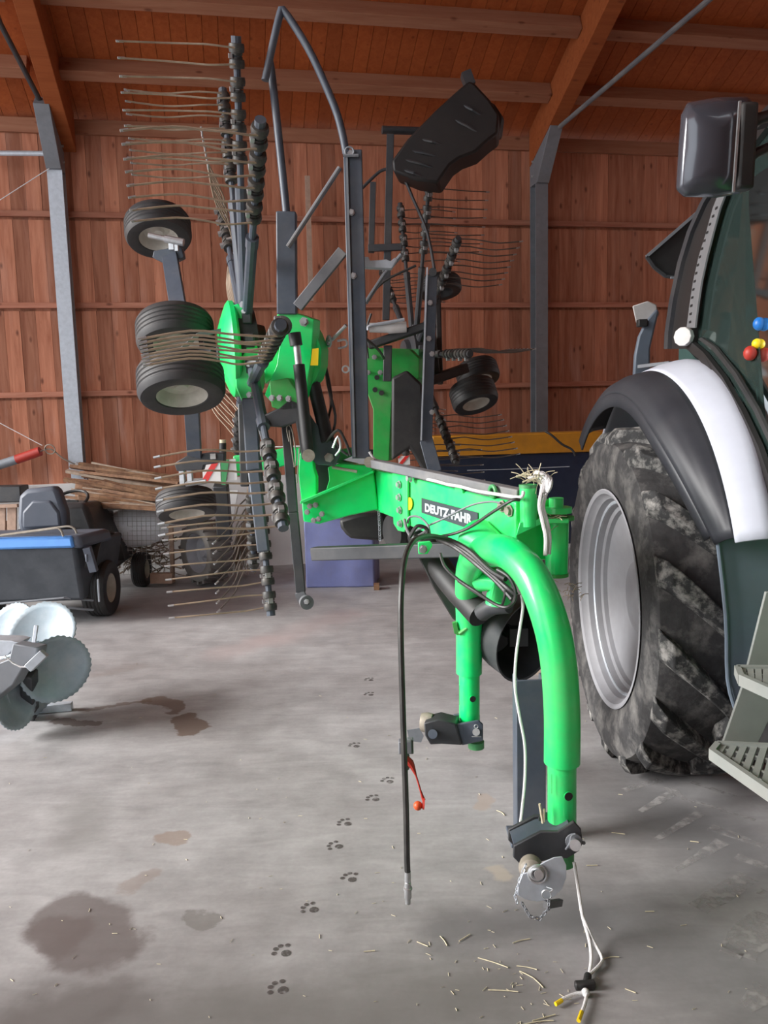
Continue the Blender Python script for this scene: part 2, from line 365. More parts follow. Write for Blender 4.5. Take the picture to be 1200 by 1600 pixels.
    rr = ramp(nt, [(.3, .5), (.7, .8)]); L(mid.outputs[0], rr.inputs[0]); L(rr.outputs[0], b.inputs['Roughness'])
    b.inputs['Specular IOR Level'].default_value = .3
    bp = N(nt, 'ShaderNodeBump', i_Strength=.12, i_Distance=.01); L(mid.outputs[0], bp.inputs['Height']); L(bp.outputs[0], b.inputs['Normal'])
    return m
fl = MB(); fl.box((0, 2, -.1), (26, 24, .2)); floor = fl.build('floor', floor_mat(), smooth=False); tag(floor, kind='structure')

def decal_mat(name, c, thr=.45, scale=30):
    m = bpy.data.materials.new(name); nt, b = nodes(m); L = nt.links.new
    tc = N(nt, 'ShaderNodeTexCoord'); n = N(nt, 'ShaderNodeTexNoise', i_Scale=scale, i_Detail=5.0); L(tc.outputs['Object'], n.inputs['Vector'])
    r = ramp(nt, [(thr-.12, 0), (thr+.15, .8)]); L(n.outputs[0], r.inputs[0]); L(r.outputs[0], b.inputs['Alpha'])
    b.inputs['Base Color'].default_value = (*lin(c), 1); b.inputs['Roughness'].default_value = .8; return m
M['mark'] = decal_mat('dried_mud_mark', (168, 165, 164), .47, 22)
M['paw'] = decal_mat('damp_paw_mark', (84, 78, 76), .38, 60)
def flatpoly(mb, pts, z=.0008):
    vs = [mb.bm.verts.new((p.x, p.y, z)) for p in pts]; mb._f(vs)
mk = MB()
def tread(x0, y0, x1, y1, w0, w1):
    a, c_ = G(x0, y0), G(x1, y1); d = (c_-a).normalized(); n = V((-d.y, d.x, 0))
    L_, R_ = [], []
    for i in range(7):
        t = i/6; p = a.lerp(c_, t); w = (w0*(1-t)+w1*t)/2*(1+.35*noise.noise(p*14)); L_.append(p+n*w); R_.append(p-n*w)
    flatpoly(mk, L_+R_[::-1])
for q in [(975, 1235, 1030, 1218, .03, .05), (1000, 1268, 1050, 1240, .02, .05), (1045, 1230, 1070, 1250, .06, .02), (1080, 1222, 1150, 1245, .03, .02),
          (1077, 1250, 1180, 1282, .03, .02), (1025, 1312, 1095, 1270, .02, .05), (1110, 1292, 1200, 1325, .06, .03), (1055, 1360, 1130, 1315, .02, .05),
          (1150, 1338, 1200, 1355, .05, .03), (1090, 1420, 1170, 1370, .08, .07), (1185, 1392, 1200, 1398, .04, .03), (1150, 1490, 1200, 1430, .12, .1),
          (1130, 1480, 1160, 1495, .06, .03), (1165, 1575, 1200, 1545, .05, .08)]: tread(*q)
o = mk.build('tread_mark', 'mark', floor, smooth=False); tag(o, 'pale dried mud prints of a chevron tyre', kind=None)
for (x, y, a) in [(607, 1220, .5), (584, 1248, .8), (540, 1286, .9), (525, 1322, 1.2), (548, 1372, .5), (486, 1420, 1.0), (443, 1487, .8), (437, 1545, 1.0), (555, 1165, .6), (578, 1085, .6), (578, 1062, .6)]:
    pw = MB(); c0 = G(x, y)
    for k, (dx, dy, r_) in enumerate([(0, -.012, .016), (-.026, .014, .009), (-.009, .027, .009), (.010, .027, .009), (.027, .013, .009)]):
        ca, sa = math.cos(a), math.sin(a); cx = c0.x+dx*ca-dy*sa; cy = c0.y+dx*sa+dy*ca
        flatpoly(pw, [V((cx+r_*math.cos(t*math.pi/5), cy+r_*math.sin(t*math.pi/5), 0)) for t in range(10)], .001)
    pw.build('paw_print', 'paw', floor, smooth=False)

# back wall ---------------------------------------------------------------
frame = Matrix((WD, -WN, V((0, 0, 1)))).transposed().to_4x4(); frame.translation = V((W0.x, W0.y, 0))
# frame local: x along the wall, y away from the room, z up
def in_frame(o): o.matrix_world = frame; return o
RAILS = [.99, 1.88, 2.77, 3.66, 4.5]
wl = MB(); w = .148; s0, s1 = -9.0, 9.4
wl.box(((s0+s1)/2, .06, 2.75), (s1-s0, .03, 3.6))
for ti in range(4):
    z0, z1 = RAILS[ti]+(.012 if ti else .0), RAILS[ti+1]-.022
    k = math.floor(s0/w)
    while k*w < s1:
        dy = random.uniform(-.004, .004); gp = random.uniform(.001, .004)
        wl.box((k*w+w/2, .03+dy, (z0+z1)/2), (w-gp, .022, z1-z0-random.uniform(0, .004))); k += 1
wall = wl.build('wall_back', 'wallwood', smooth=False); in_frame(wall); tag(wall, kind='structure')
for i, z in enumerate(RAILS[1:]):
    rb = MB(); rb.box(((s0+s1)/2, .0, z+.03), (s1-s0, .045, .055 if i < 3 else .14))
    o = rb.build('trim_%d' % (i+1), 'railwood' if i < 3 else 'beamwood', smooth=False, bevel=.003); in_frame(o); tag(o, kind='structure')
pl = MB(); pl.box(((s0+s1)/2, .08, .495), (s1-s0, .24, .99)); o = pl.build('baseboard_back', 'plinth', smooth=False); in_frame(o); tag(o, kind='structure')
# roof ---------------------------------------------------------------------
SL = math.radians(24); RX = Matrix.Rotation(-SL, 4, 'X')
# roof frame local: x along wall, y = up-slope towards the room is negative y
rf = MB(); k = math.floor(s0/.14)
def rp(s_, t, dz=0): return V((s_, -t, 4.5+.13+t*math.tan(SL)+dz))
rf.hexa([rp(s0, -.6, .02), rp(s1, -.6, .02), rp(s1, 11.7, .02), rp(s0, 11.7, .02), rp(s0, -.6, .06), rp(s1, -.6, .06), rp(s1, 11.7, .06), rp(s0, 11.7, .06)])  # unseen stretch behind the view, extended to shut out sky light
while k*.14 < s1:
    a, b_ = k*.14+.002, k*.14+.138; dz = random.uniform(0, .004)
    rf.hexa([rp(a, -.5, dz), rp(b_, -.5, dz), rp(b_, 11.6, dz), rp(a, 11.6, dz), rp(a, -.5, .02), rp(b_, -.5, .02), rp(b_, 11.6, .02), rp(a, 11.6, .02)]); k += 1
o = rf.build('ceiling', 'roofwood', smooth=False); in_frame(o); tag(o, kind='structure')
POSTS = [-7.04, -2.04, 2.96, 7.96]
n_t = 5
ct, st = math.cos(SL), math.sin(SL)
for i in range(11):
    t = .62+.71*i
    for a, b_ in zip([s0]+POSTS, POSTS+[s1]):
        if b_-a < .3: continue
        pb = MB(); R_ = Matrix.Rotation(-SL, 3, 'X'); c0 = rp((a+b_)/2, t, -.075)
        pb.box(c0, (b_-a-.17, .12, .15), R_)
        o = pb.build('trim_%d' % n_t, 'beamwood', smooth=False, bevel=.004); n_t += 1; in_frame(o); tag(o, kind='structure')
        if i > 3: break
for s_, lab in zip(POSTS[1:3], ['laminated wooden rafter above the left steel post', 'laminated wooden rafter above the right steel post, lit on its left face']):
    if s_ < 0: s_ += .11
    rb = MB(); rb.hexa([rp(s_-.08, .05, -.38), rp(s_+.08, .05, -.38), rp(s_+.08, 11.2, -.44), rp(s_-.08, 11.2, -.44), rp(s_-.08, .05, -.002), rp(s_+.08, .05, -.002), rp(s_+.08, 11.2, -.002), rp(s_-.08, 11.2, -.002)])
    o = rb.build('rafter', 'glulam', smooth=False, bevel=.006); in_frame(o); tag(o, lab, 'rafter', 'roof rafters')
# steel posts --------------------------------------------------------------
def ibeam(mb, s_, t, z0, z1, b=.14, h=.16, tf=.012):
    mb.box((s_, -t, (z0+z1)/2), (tf, h, z1-z0)); mb.box((s_, -t-h/2, (z0+z1)/2), (b, tf, z1-z0)); mb.box((s_, -t+h/2, (z0+z1)/2), (b, tf, z1-z0))
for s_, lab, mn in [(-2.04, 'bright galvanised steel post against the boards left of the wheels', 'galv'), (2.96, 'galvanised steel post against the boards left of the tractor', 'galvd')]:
    r_ = thing('steel_post', W(s_, .13, .99), lab, 'post', 'steel wall posts')
    loc = W(s_, .13, .99)
    def fb(mb, name, m, bev=0):
        for v in mb.bm.verts: v.co = frame @ v.co
        return mb.build(name, m, r_, bevel=bev)
    mb = MB(); ibeam(mb, s_, .13, .99 if s_ > 0 else 1.12, 4.1); fb(mb, 'column', mn)
    mb = MB(); mb.box((s_, -.13, 1.03 if s_ < 0 else 1.0), (.2, .2, .03)); 
    if s_ < 0: mb.box((s_, -.13, 1.08), (.12, .12, .08))
    fb(mb, 'base_plate', 'galv')
    mb = MB(); # haunch bracket leaning to the rafter
    mb.prism([V((s_-.07, -.04, 4.06)), V((s_-.07, -.25, 4.06)), V((s_-.07, -.62, 4.52)), V((s_-.07, -.5, 4.62)), V((s_-.07, -.04, 4.4))], (.14, 0, 0)); fb(mb, 'haunch_bracket', 'galvd', .004)
    for q in (4.15, 4.3):
        for sg in (-1, 1):
            mb = MB(); mb.lathe([(0, 0), (.012, 0), (.012, .02), (0, .02)], V((s_+.07*sg, -.15, q)), V((sg, 0, 0)), 6); fb(mb, 'bolt', 'zinc')
# diagonal rods, tie bar
def rod(name, a, b_, r, m, lab, cat, group=None):
    mb = MB(); mb.tube([a, b_], r, 10); o = mb.build(name, m); rebase(o, a if a.z < b_.z else b_); return tag(o, lab, cat, group)
rod('brace_rod', W(-2.04, .45, 4.52), P(-60, -80, 6.6), .024, 'char', 'dark steel brace rod running up from the left post', 'rod', 'roof brace rods')
rod('brace_rod', W(2.98, .45, 4.5), P(1160, -45, 6.2), .024, 'greyd', 'grey steel brace rod running up from the right post', 'rod', 'roof brace rods')
rod('tie_pipe', P(-60, 239, 8.05), P(90, 240, 8.08), .024, 'galv', 'shiny horizontal pipe fixed left of the bright post', 'pipe')
rod('guy_wire', P(-40, 338, 8.0), P(88, 256, 8.1), .004, 'rope', 'thin slack line rising to the tie pipe end', 'line', 'thin lines at the left post')
rod('guy_wire', P(-40, 640, 8.0), P(66, 696, 8.05), .004, 'rope', 'thin line running down to the red banded tube', 'line', 'thin lines at the left post')
# red/silver tube
r_ = thing('banded_tube', P(60, 700, 8.0), 'silver tube with a worn red end hanging left of the bright post', 'tube')
mb = MB(); mb.tube([P(-60, 745, 8.0), P(26, 718, 8.0)], .045, 16); mb.build('tube', 'galvd', r_)
mb = MB(); mb.tube([P(26, 718, 8.0), P(63, 705, 8.0)], .047, 16); mb.build('red_end', 'red', r_)
mb = MB(); mb.tube([P(63, 705, 8.0), P(80, 702, 8.02), P(98, 716, 8.05), P(118, 726, 8.1)], .008, 6, smooth=4); mb.torus(P(78, 702, 8.0), (0, 1, .3), .05, .006, 16, 6); mb.build('hook', 'pin', r_)
mb = MB(); mb.tube([P(118, 724, 8.1), P(126, 728, 8.12)], .02, 8); mb.build('clamp', 'white', r_)
# unseen walls added to block light: right, rear and near floor stay dark
wr = MB(); wr.box((7.6, 3, 4.9), (.2, 12, 9.8)); o = wr.build('shade_wall_right', 'wallwood', smooth=False); tag(o, kind='structure')
wf = MB(); wf.box((2.6, -2.75, 4.9), (10.0, .2, 9.8)); o = wf.build('shade_wall_front', 'wallwood', smooth=False); tag(o, kind='structure')
wq = MB(); wq.box((-6.6, -1.1, 4.5), (.2, 3.0, 9)); o = wq.build('shade_wall_left', 'wallwood', smooth=False); tag(o, kind='structure')
# nail batten leaning on the wall left of the tall channel
mb = MB(); mb.bar(P(480, 275, 8.55), P(486, 470, 8.6), .05, .03); o = mb.build('batten', 'paleboard'); rebase(o, P(486, 470, 8.6)); tag(o, 'narrow upright batten nailed to the boards behind the rake', 'batten')

# light --------------------------------------------------------------------
wd_ = bpy.data.worlds.new('overcast'); scene.world = wd_; wd_.use_nodes = True; nt = wd_.node_tree; nt.nodes.clear()
bg = N(nt, 'ShaderNodeBackground'); bg.inputs[0].default_value = (.90, .95, 1.0, 1); bg.inputs[1].default_value = 1.0
wo = N(nt, 'ShaderNodeOutputWorld'); nt.links.new(bg.outputs[0], wo.inputs[0])
sn = bpy.data.lights.new('daylight', 'SUN'); sn.energy = 2.5; sn.angle = math.radians(26); sn.color = (1.0, .98, .95)
so = bpy.data.objects.new('daylight', sn); col.objects.link(so)
so.rotation_mode = 'QUATERNION'; so.rotation_quaternion = V((.88, .16, -.36)).to_track_quat('-Z', 'Y')
scene.view_settings.view_transform = 'Standard'; scene.view_settings.look = 'None'; scene.view_settings.gamma = 1; scene.view_settings.exposure = 1.6
scene.view_settings.use_curve_mapping = False
# ================================================================== THE ROTARY HAY RAKE
rake = thing('rotary_rake', (0.35, 3.2, 0), 'bright green two-rotor hay rake with both rotors folded upright in transport position', 'hay rake')
LR = V((.968, .25, 0))      # lateral direction of the machine
def part(mb, name, m, parent=None, **k): return mb.build(name, m, parent or rake, **k)
def bolts(pts, r=.012, h=.01, d=(0, -1, 0), m='zinc', parent=None, name='bolt'):
    for p in pts:
        mb = MB(); d_ = V(d); mb.lathe([(0, 0), (r*1.5, 0), (r*1.5, .003), (r, .003), (r, h), (0, h)], p, d_, 6); part(mb, name, m, parent, smooth=False)

# -- rotors ---------------------------------------------------------------
def tine_mesh(dark):
    mb = MB()
    for zz in (-.032, .032):
        mb.mi = 0
        mb.lathe([(.018, -.020), (.034, -.018), (.037, 0), (.034, .018), (.018, .020)], (0, 0, zz), (0, 0, 1), 12)
        mb.lathe([(.018, -.008), (.027, -.007), (.027, .007), (.018, .008)], (0, 0, zz*.3), (0, 0, 1), 12)
        mb.mi = 2
        sgn = 1 if zz > 0 else -1
        mb.tube([(0, .03, zz), (.05, .034, zz*1.1), (.13, .032-.004*sgn, zz*1.25), (.20, .020, zz*1.2), (.33, .004, zz*1.1), (.52, .030, zz*1.0)], .0047, 6, smooth=3)
        mb.mi = 1; mb.tube([(.492, .0235, zz), (.522, .030, zz)], .0056, 6)
    mb.mi = 1
    for sg in (-1, 1):
        mb.lathe([(0, 0), (.011, 0), (.011, .018), (0, .018)], (0, -.026*0, 0), (0.25, sg, 0), 6)
    for v in mb.bm.verts: pass
    mb.mi = 1
    mb.box((0.0, -.038, 0), (.024, .026, .026)); mb.box((.03, .012, 0), (.016, .03, .02))
    me_o = mb.build('spring_tine', ['coil', 'zinc', 'dtine' if dark else 'tine'], None, smooth=True)
    me = me_o.data; bpy.data.objects.remove(me_o); return me
TINE = [tine_mesh(False), tine_mesh(True)]
mb = MB()
mb.tube([(0, 0, .16), (0, 0, 1.374)], .0165, 10); mb.tube([(0, 0, .16), (0, 0, .70)], .027, 10); mb.tube([(0, 0, .68), (0, 0, .74)], .031, 10)
mb.tube([(0, 0, 1.30), (0, 0, 1.384)], .023, 10)
o_ = mb.build('tine_arm', 'grey', None, smooth=True); ARM = o_.data; bpy.data.objects.remove(o_)
def rotor(H, az, tl, th0, side, dark_arms=(), swing={}, darkall=False, lift={}):
    ca, sa = math.cos(az), math.sin(az)
    a = V((side*ca*math.cos(tl), -sa*math.cos(tl) if side < 0 else -math.sin(az)*math.cos(tl), -math.sin(tl)))
    e2 = V((sa, -ca, 0)) if side < 0 else V((-math.sin(az), -math.cos(az), 0))
    e1 = e2.cross(a)
    if e1.z < 0: e1 = -e1
    H = V(H)
    for k in range(10):
        th = th0+k*math.pi/5; z = math.cos(th)*e1+math.sin(th)*e2
        x = a.copy()
        if k in swing: x = Quaternion(z, swing[k]) @ x
        root = H
        if k in lift: root = H + V((0, 0, lift[k][0])); z = (z + V((0, 0, lift[k][1]))).normalized(); x = (x - z*x.dot(z)).normalized()
        y = z.cross(x).normalized(); Mx = Matrix((x, y, z)).transposed().to_4x4(); Mx.translation = root - ROOTS[rake.name]
        arm = bpy.data.objects.new('tine_arm', ARM); col.objects.link(arm); arm.parent = rake; arm.matrix_local = Mx
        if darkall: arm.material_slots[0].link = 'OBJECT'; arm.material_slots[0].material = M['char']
        for j in range(4):
            t = bpy.data.objects.new('spring_tine', TINE[1 if (k in dark_arms or darkall) else 0]); col.objects.link(t); t.parent = arm
            t.matrix_local = Matrix.Translation((0, 0, .90+.135*j))
    return a, e1, e2
H1 = V((-.721, 4.407, 2.085))
a1, u1, v1 = rotor(H1, .256, .028, .419, -1, dark_arms=(5,), swing={5: -1.1, 6: 1.15, 7: 1.62, 8: 1.3}, lift={2: (-.30, .25), 4: (-.14, 0), 5: (-.14, .0)})
H2 = V((.298, 7.063, 2.135))
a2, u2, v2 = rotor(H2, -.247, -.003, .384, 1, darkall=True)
for H_, a_, gm in ((H1+V((0, 0, -.08)), a1, 'green'), (H2, a2, 'green2')):
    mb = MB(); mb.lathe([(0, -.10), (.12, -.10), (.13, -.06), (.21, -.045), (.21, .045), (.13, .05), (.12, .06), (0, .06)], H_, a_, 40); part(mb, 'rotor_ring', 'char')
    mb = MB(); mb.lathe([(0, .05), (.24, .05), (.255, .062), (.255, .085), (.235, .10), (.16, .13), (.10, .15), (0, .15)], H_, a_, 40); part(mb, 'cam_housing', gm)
    for k in range(10):
        th = k*math.pi/5+.2; z = (math.cos(th)*u1+math.sin(th)*v1) if gm == 'green' else (math.cos(th)*u2+math.sin(th)*v2)
        mb = MB(); mb.box(H_+z*.22, (.05, .05, .07)); part(mb, 'arm_bearing', 'char', bevel=.006)
# cam cover plates seen edge-on on the near rotor
mb = MB(); mb.prism(px([(361, 478), (372, 474), (384, 484), (387, 520), (380, 540), (362, 540), (358, 510)], 4.25), V((.02, .12, 0))); part(mb, 'cam_plate', 'green', bevel=.006)
mb = MB(); mb.prism(px([(363, 535), (398, 532), (406, 560), (404, 600), (396, 628), (380, 634), (368, 606)], 4.2), V((.02, .10, 0))); part(mb, 'cam_plate', 'green', bevel=.008)
bolts([P(379, 476, 4.23), P(382, 487, 4.23), P(389, 570, 4.18), P(390, 617, 4.18)], .012, .02)
mb = MB(); mb.cyl(P(412, 566, 4.15), P(389, 569, 4.2), .032, 16); part(mb, 'bearing_stub', 'char')

# -- wheels ---------------------------------------------------------------
def wheel(c, ax, R, w, tm='tire', rm='creamrim', parent=None, grooves=True, rimr=.56, name='gauge_wheel', lugs=0):
    c, ax = V(c), V(ax).normalized(); mb = MB(); h = w/2; rr = R*rimr
    prof = [(rr, -h*.72), (rr*1.08, -h*.9), (R*.82, -h*1.0), (R*.93, -h*.93), (R*.985, -h*.7)]
    if grooves:
        for g in (-.45, -.15, .15, .45): prof += [(R*1.0, h*(g-.1)), (R*.975, h*(g-.03)), (R*.975, h*(g+.03)), (R*1.0, h*(g+.1))]
    prof += [(R*.985, h*.7), (R*.93, h*.93), (R*.82, h), (rr*1.08, h*.9), (rr, h*.72)]
    mb.lathe(prof, c, ax, 48)
    if lugs:
        u = ax.orthogonal().normalized(); v = ax.cross(u)
        for k in range(lugs):
            for sg in (-1, 1):
                a = 2*math.pi*(k+.25*sg)/lugs; z = u*math.cos(a)+v*math.sin(a); t = ax.cross(z)
                mb.bar(c+z*R+ax*(sg*h*.05), c+z*R*.97+ax*(sg*h*.98)+t*R*.10, R*.09, R*.10, z)
    wh = part(mb, name, tm, parent)
    mb = MB()
    mb.lathe([(rr*1.0, -h*.78), (rr*1.04, -h*.84), (rr*1.04, -h*.7), (rr*.9, -h*.5), (rr*.84, -h*.1), (rr*.84, h*.1), (rr*.9, h*.5), (rr*1.04, h*.7), (rr*1.04, h*.84), (rr, h*.78), (rr*.86, h*.42), (rr*.80, h*.15), (rr*.62, h*.0), (rr*.34, h*.12), (rr*.24, h*.34), (0, h*.36)], c, ax, 40)
    part(mb, 'wheel_rim', rm, wh)
    return wh
wax = V((.12, -.40, -.88))
wheel(P(247, 359, 5.4), wax, .212, .17)
wheel(P(274, 521, 4.5), wax, .212, .175)
wheel(P(283, 598, 3.98), wax, .212, .175)
wheel(P(291, 789, 5.5), wax, .205, .165)
def flat(a, b, w, t, name='frame_arm', m='grey', **k):
    mb = MB(); mb.bar(a, b, w, t, (0, -1, 0)); return part(mb, name, m, bevel=.004, **k)
flat(P(264, 392, 5.2), P(282, 500, 4.7), .098, .03, 'axle_arm'); flat(P(297, 590, 4.75), P(304, 712, 5.3), .094, .03, 'axle_arm')
mb = MB(); mb.prism(px([(240, 392), (262, 388), (284, 386), (287, 402), (262, 414), (238, 402)], 5.15), V((0, .06, 0))); part(mb, 'fork_plate', 'grey', bevel=.004)
mb = MB(); mb.tube([P(232, 367, 5.1), P(262, 374, 5.1)], .016, 10); mb.tube([P(258, 373, 5.09), P(287, 379, 5.09)], .024, 10); mb.box(P(268, 384, 5.1), (.03, .03, .05)); mb.box(P(276, 386, 5.1), (.02, .03, .05)); part(mb, 'caster_pin', 'zinc')
mb = MB(); mb.tube([P(366, 557, 4.38), P(337, 556, 4.34)], .055, 20); part(mb, 'hub_tube', 'grey')
mb = MB(); mb.tube([P(364, 557, 4.375), P(360, 557, 4.37)], .059, 20); part(mb, 'hub_collar', 'galv')
mb = MB(); mb.tube([P(340, 556, 4.34), P(285, 560, 4.6)], .05, 12); mb.bar(P(284, 500, 4.66), P(298, 600, 4.7), .09, .05, (0, -1, 0)); mb.bar(P(330, 552, 4.4), P(318, 500, 4.6), .06, .05); part(mb, 'bogie_frame', 'char')
mb = MB(); mb.bar(P(276, 553, 4.2), P(310, 523, 4.25), .03, .02); mb.bar(P(310, 523, 4.25), P(372, 512, 4.3), .025, .02); part(mb, 'adjusting_strut', 'greyd')
mb = MB(); mb.prism(px([(272, 724), (292, 712), (328, 707), (350, 708), (350, 722), (318, 727), (316, 735), (276, 736)], 5.3), V((0, .08, 0))); part(mb, 'fork_plate', 'char', bevel=.005)
mb = MB(); mb.box(P(285, 745, 5.35), (.03, .05, .10)); mb.box(P(297, 742, 5.35), (.03, .05, .10)); mb.tube([P(290, 757, 5.3), P(322, 752, 5.3)], .016, 8); part(mb, 'fork_pin', 'zinc')
mb = MB(); mb.box(P(333, 713, 5.28), (.035, .02, .035)); part(mb, 'square_end', 'ltwhite')

# -- near rotor carrier -----------------------------------------------------
mb = MB(); mb.prism(px([(432, 491), (462, 489), (490, 499), (487, 560), (480, 600), (466, 636), (430, 636), (413, 617), (432, 570), (438, 530)], 3.95), V((.03, .05, 0))); part(mb, 'carrier_plate', 'green', bevel=.004)
mb = MB(); mb.prism(px([(486, 508), (493, 520), (502, 545), (501, 570), (494, 592), (484, 604), (480, 560)], 3.98), V((.03, .10, 0))); part(mb, 'carrier_side_plate', 'green', bevel=.004)
mb = MB(); mb.prism(px([(420, 596), (450, 590), (468, 615), (464, 640), (440, 642), (424, 636)], 3.90), V((.02, .08, 0))); part(mb, 'carrier_gusset', 'green2', bevel=.006)
mb = MB(); mb.prism(px([(412, 560), (425, 530), (434, 515), (436, 560), (428, 590), (414, 600)], 4.02), V((0, .16, 0))); part(mb, 'carrier_back_plate', 'green', bevel=.006)
mb = MB(); mb.lathe([(0, 0), (.016, 0), (.016, .004), (.024, .004), (.044, 0), (.046, -.03), (0, -.03)], P(440, 508, 3.78), (0, -1, 0), 24); part(mb, 'arm_end_cap', 'coil')
for (x_, y_) in ((475, 503), (443, 600)): bolts([P(x_, y_, 3.94)], .016, .02)
for (x_, y_) in ((425, 622), (437, 622), (451, 623)): bolts([P(x_, y_, 3.88)], .011, .02)
mb = MB(); mb.prism([onplane(x_, y_, P(490, 560, 3.94), V((0, -1, 0)), .012) for x_, y_ in ((488, 545), (498, 544), (497, 571), (485, 571))], V((0, -.002, 0))); part(mb, 'warning_label', 'yellow')
mb = MB(); mb.prism(px([(430, 640), (452, 622), (478, 632), (484, 700), (472, 720), (462, 660), (440, 668), (414, 666), (404, 652)], 3.9), V((0, .12, 0))); part(mb, 'hinge_casting', 'char', bevel=.008)
mb = MB(); mb.prism(px([(462, 640), (474, 632), (492, 660), (520, 690), (532, 712), (524, 728), (496, 726), (478, 712), (468, 680)], 3.97), V((0, .02, 0))); part(mb, 'hinge_plate', 'grey', bevel=.003)
bolts([P(514, 715, 3.95)], .016, .012)
mb = MB(); mb.tube([P(462, 526, 3.84), P(470, 600, 3.84)], .017, 14); part(mb, 'piston_rod', 'zinc')
mb = MB(); mb.tube([P(467, 570, 3.84), P(482, 712, 3.80)], .028, 16); mb.tube([P(460, 520, 3.84), P(463, 540, 3.84)], .03, 14); part(mb, 'lift_cylinder', 'black')
mb = MB(); mb.cyl(P(482, 712, 3.72), P(482, 712, 3.86), .030, 20); part(mb, 'cylinder_eye', 'pin')
mb = MB(); mb.tube([P(490, 600, 4.02), P(512, 690, 3.98)], .034, 16); mb.tube([P(486, 560, 4.04), P(492, 610, 4.02)], .02, 12); part(mb, 'lift_cylinder', 'black')
for q in ([(505, 540, 4.1), (512, 600, 4.1), (524, 650, 4.05), (520, 690, 4.0), (545, 712, 3.9)], [(503, 545, 4.1), (518, 620, 4.1), (512, 665, 4.0), (530, 700, 3.95)], [(510, 690, 3.95), (528, 672, 3.9), (540, 690, 3.9), (548, 712, 3.88)]):
    mb = MB(); mb.tube([P(*t) for t in q], .007, 6, smooth=4); part(mb, 'hydraulic_line', 'hose')
mb = MB(); mb.tube([P(520, 700, 3.9), P(528, 682, 3.9), P(532, 700, 3.9), P(524, 712, 3.9)], .006, 6, smooth=3); part(mb, 'linch_pin', 'zinc')
# grey sleeve and braces above the carrier
mb = MB(); mb.bar(P(448, 332, 3.95), P(449, 492, 3.97), .094, .07, (0, -1, 0)); part(mb, 'guard_sleeve', 'grey', bevel=.006)
mb = MB(); mb.bar(P(465, 480, 3.92), P(536, 392, 3.9), .05, .04, (0, -1, 0)); part(mb, 'guard_brace', 'greyd', bevel=.003)
mb = MB(); mb.tube([P(450, 386, 3.9), P(531, 262, 3.9)], .012, 10); part(mb, 'guard_brace', 'greyd')
mb = MB(); mb.tube([P(449, 345, 3.94), P(436, 220, 3.96), P(425, 120, 3.98), P(421, 95, 3.98)], .019, 12, smooth=3); part(mb, 'guard_tube', 'grey')
mb = MB(); mb.tube([P(414, 126, 3.9), P(425, 75, 3.9), P(438, 20, 3.9), P(444, 18, 3.9), P(465, 48, 3.9), P(490, 92, 3.9), P(522, 165, 3.9), P(534, 205, 3.9), P(541, 240, 3.9)], .0175, 12, smooth=3); part(mb, 'guard_tube', 'grey')
# tall channel
mb = MB(); p_, q_ = P(551, 236, 3.9), P(564, 716, 3.9); mb.bar(p_, q_, .086, .05, (0, -1, 0)); part(mb, 'guard_channel', 'grey', bevel=.004)
mb = MB(); mb.bar(P(541.5, 240, 3.87), P(554, 714, 3.87), .010, .02, (0, -1, 0)); part(mb, 'channel_edge', 'galvd')
bolts([P(549, 332, 3.87), P(552, 431, 3.87), P(548, 240, 3.87)], .011, .01)
mb = MB(); mb.tube([P(536, 243, 3.86), P(560, 243, 3.86)], .007, 6); mb.torus(P(546, 237, 3.86), (0, 1, 0), .02, .005, 14, 6); part(mb, 'locking_pin', 'galvd')
# silver latch bracket and rods right of the channel
mb = MB(); mb.prism(px([(567, 401), (576, 401), (578, 407), (604, 405), (610, 408), (617, 402), (621, 405), (612, 420), (568, 418)], 4.0), V((0, .05, 0))); part(mb, 'latch_bracket', 'galv', bevel=.004)
mb = MB(); mb.tube([P(627, 398, 4.1), P(600, 430, 4.1), P(571, 474, 4.1)], .011, 8); part(mb, 'latch_rod', 'galvd')
mb = MB(); mb.tube([P(541, 508, 4.0), P(520, 530, 4.05), P(505, 538, 4.1)], .009, 8); mb.torus(P(514, 533, 4.05), (1, .5, 0), .025, .007, 14, 6); mb.tube([P(527, 533, 4.05), P(540, 531, 4.05), P(541, 541, 4.05), P(528, 544, 4.05)], .006, 6, smooth=3); part(mb, 'pull_linkage', 'zinc')
mb = MB(); mb.torus(P(540, 577, 4.05), (0, 1, 0), .016, .005, 14, 6); part(mb, 'hook', 'rope')

# -- cross arm, main beam ---------------------------------------------------
mb = MB(); mb.prism(px([(471, 785), (583, 737), (591, 796), (545, 806), (498, 819), (474, 815)], 3.9), V((.05, .28, 0))); part(mb, 'cross_arm', 'green', bevel=.006)
mb = MB(); mb.prism([P(469, 788, 3.86), P(583, 739, 3.86), P(583, 735, 3.86), P(469, 783, 3.86)], V((.05, .34, .0))); part(mb, 'cross_arm_flange', 'green', bevel=.002)
mb = MB(); mb.prism(px([(468, 708), (480, 706), (488, 716), (490, 732), (494, 745), (494, 776), (471, 786), (466, 740)], 3.96), V((.01, .03, 0))); part(mb, 'pivot_plate', 'green', bevel=.004)
mb = MB(); mb.prism(px([(512, 730), (530, 724), (580, 728), (583, 737), (508, 770), (514, 750)], 4.02), V((.02, .06, 0))); part(mb, 'pivot_plate', 'green', bevel=.004)
mb = MB(); mb.prism(px([(490, 716), (514, 726), (514, 762), (494, 778)], 4.12), V((0, .1, 0))); part(mb, 'pivot_block', 'char', bevel=.004)
mb = MB(); mb.tube([P(519, 730, 3.99), P(558, 737, 3.97)], .008, 8); part(mb, 'lock_rod', 'pin')
mb = MB(); mb.prism(px([(520, 705), (548, 700), (552, 712), (534, 720), (560, 726), (525, 724)], 4.06), V((0, .1, 0))); part(mb, 'pivot_cap', 'oldgreen', bevel=.004)
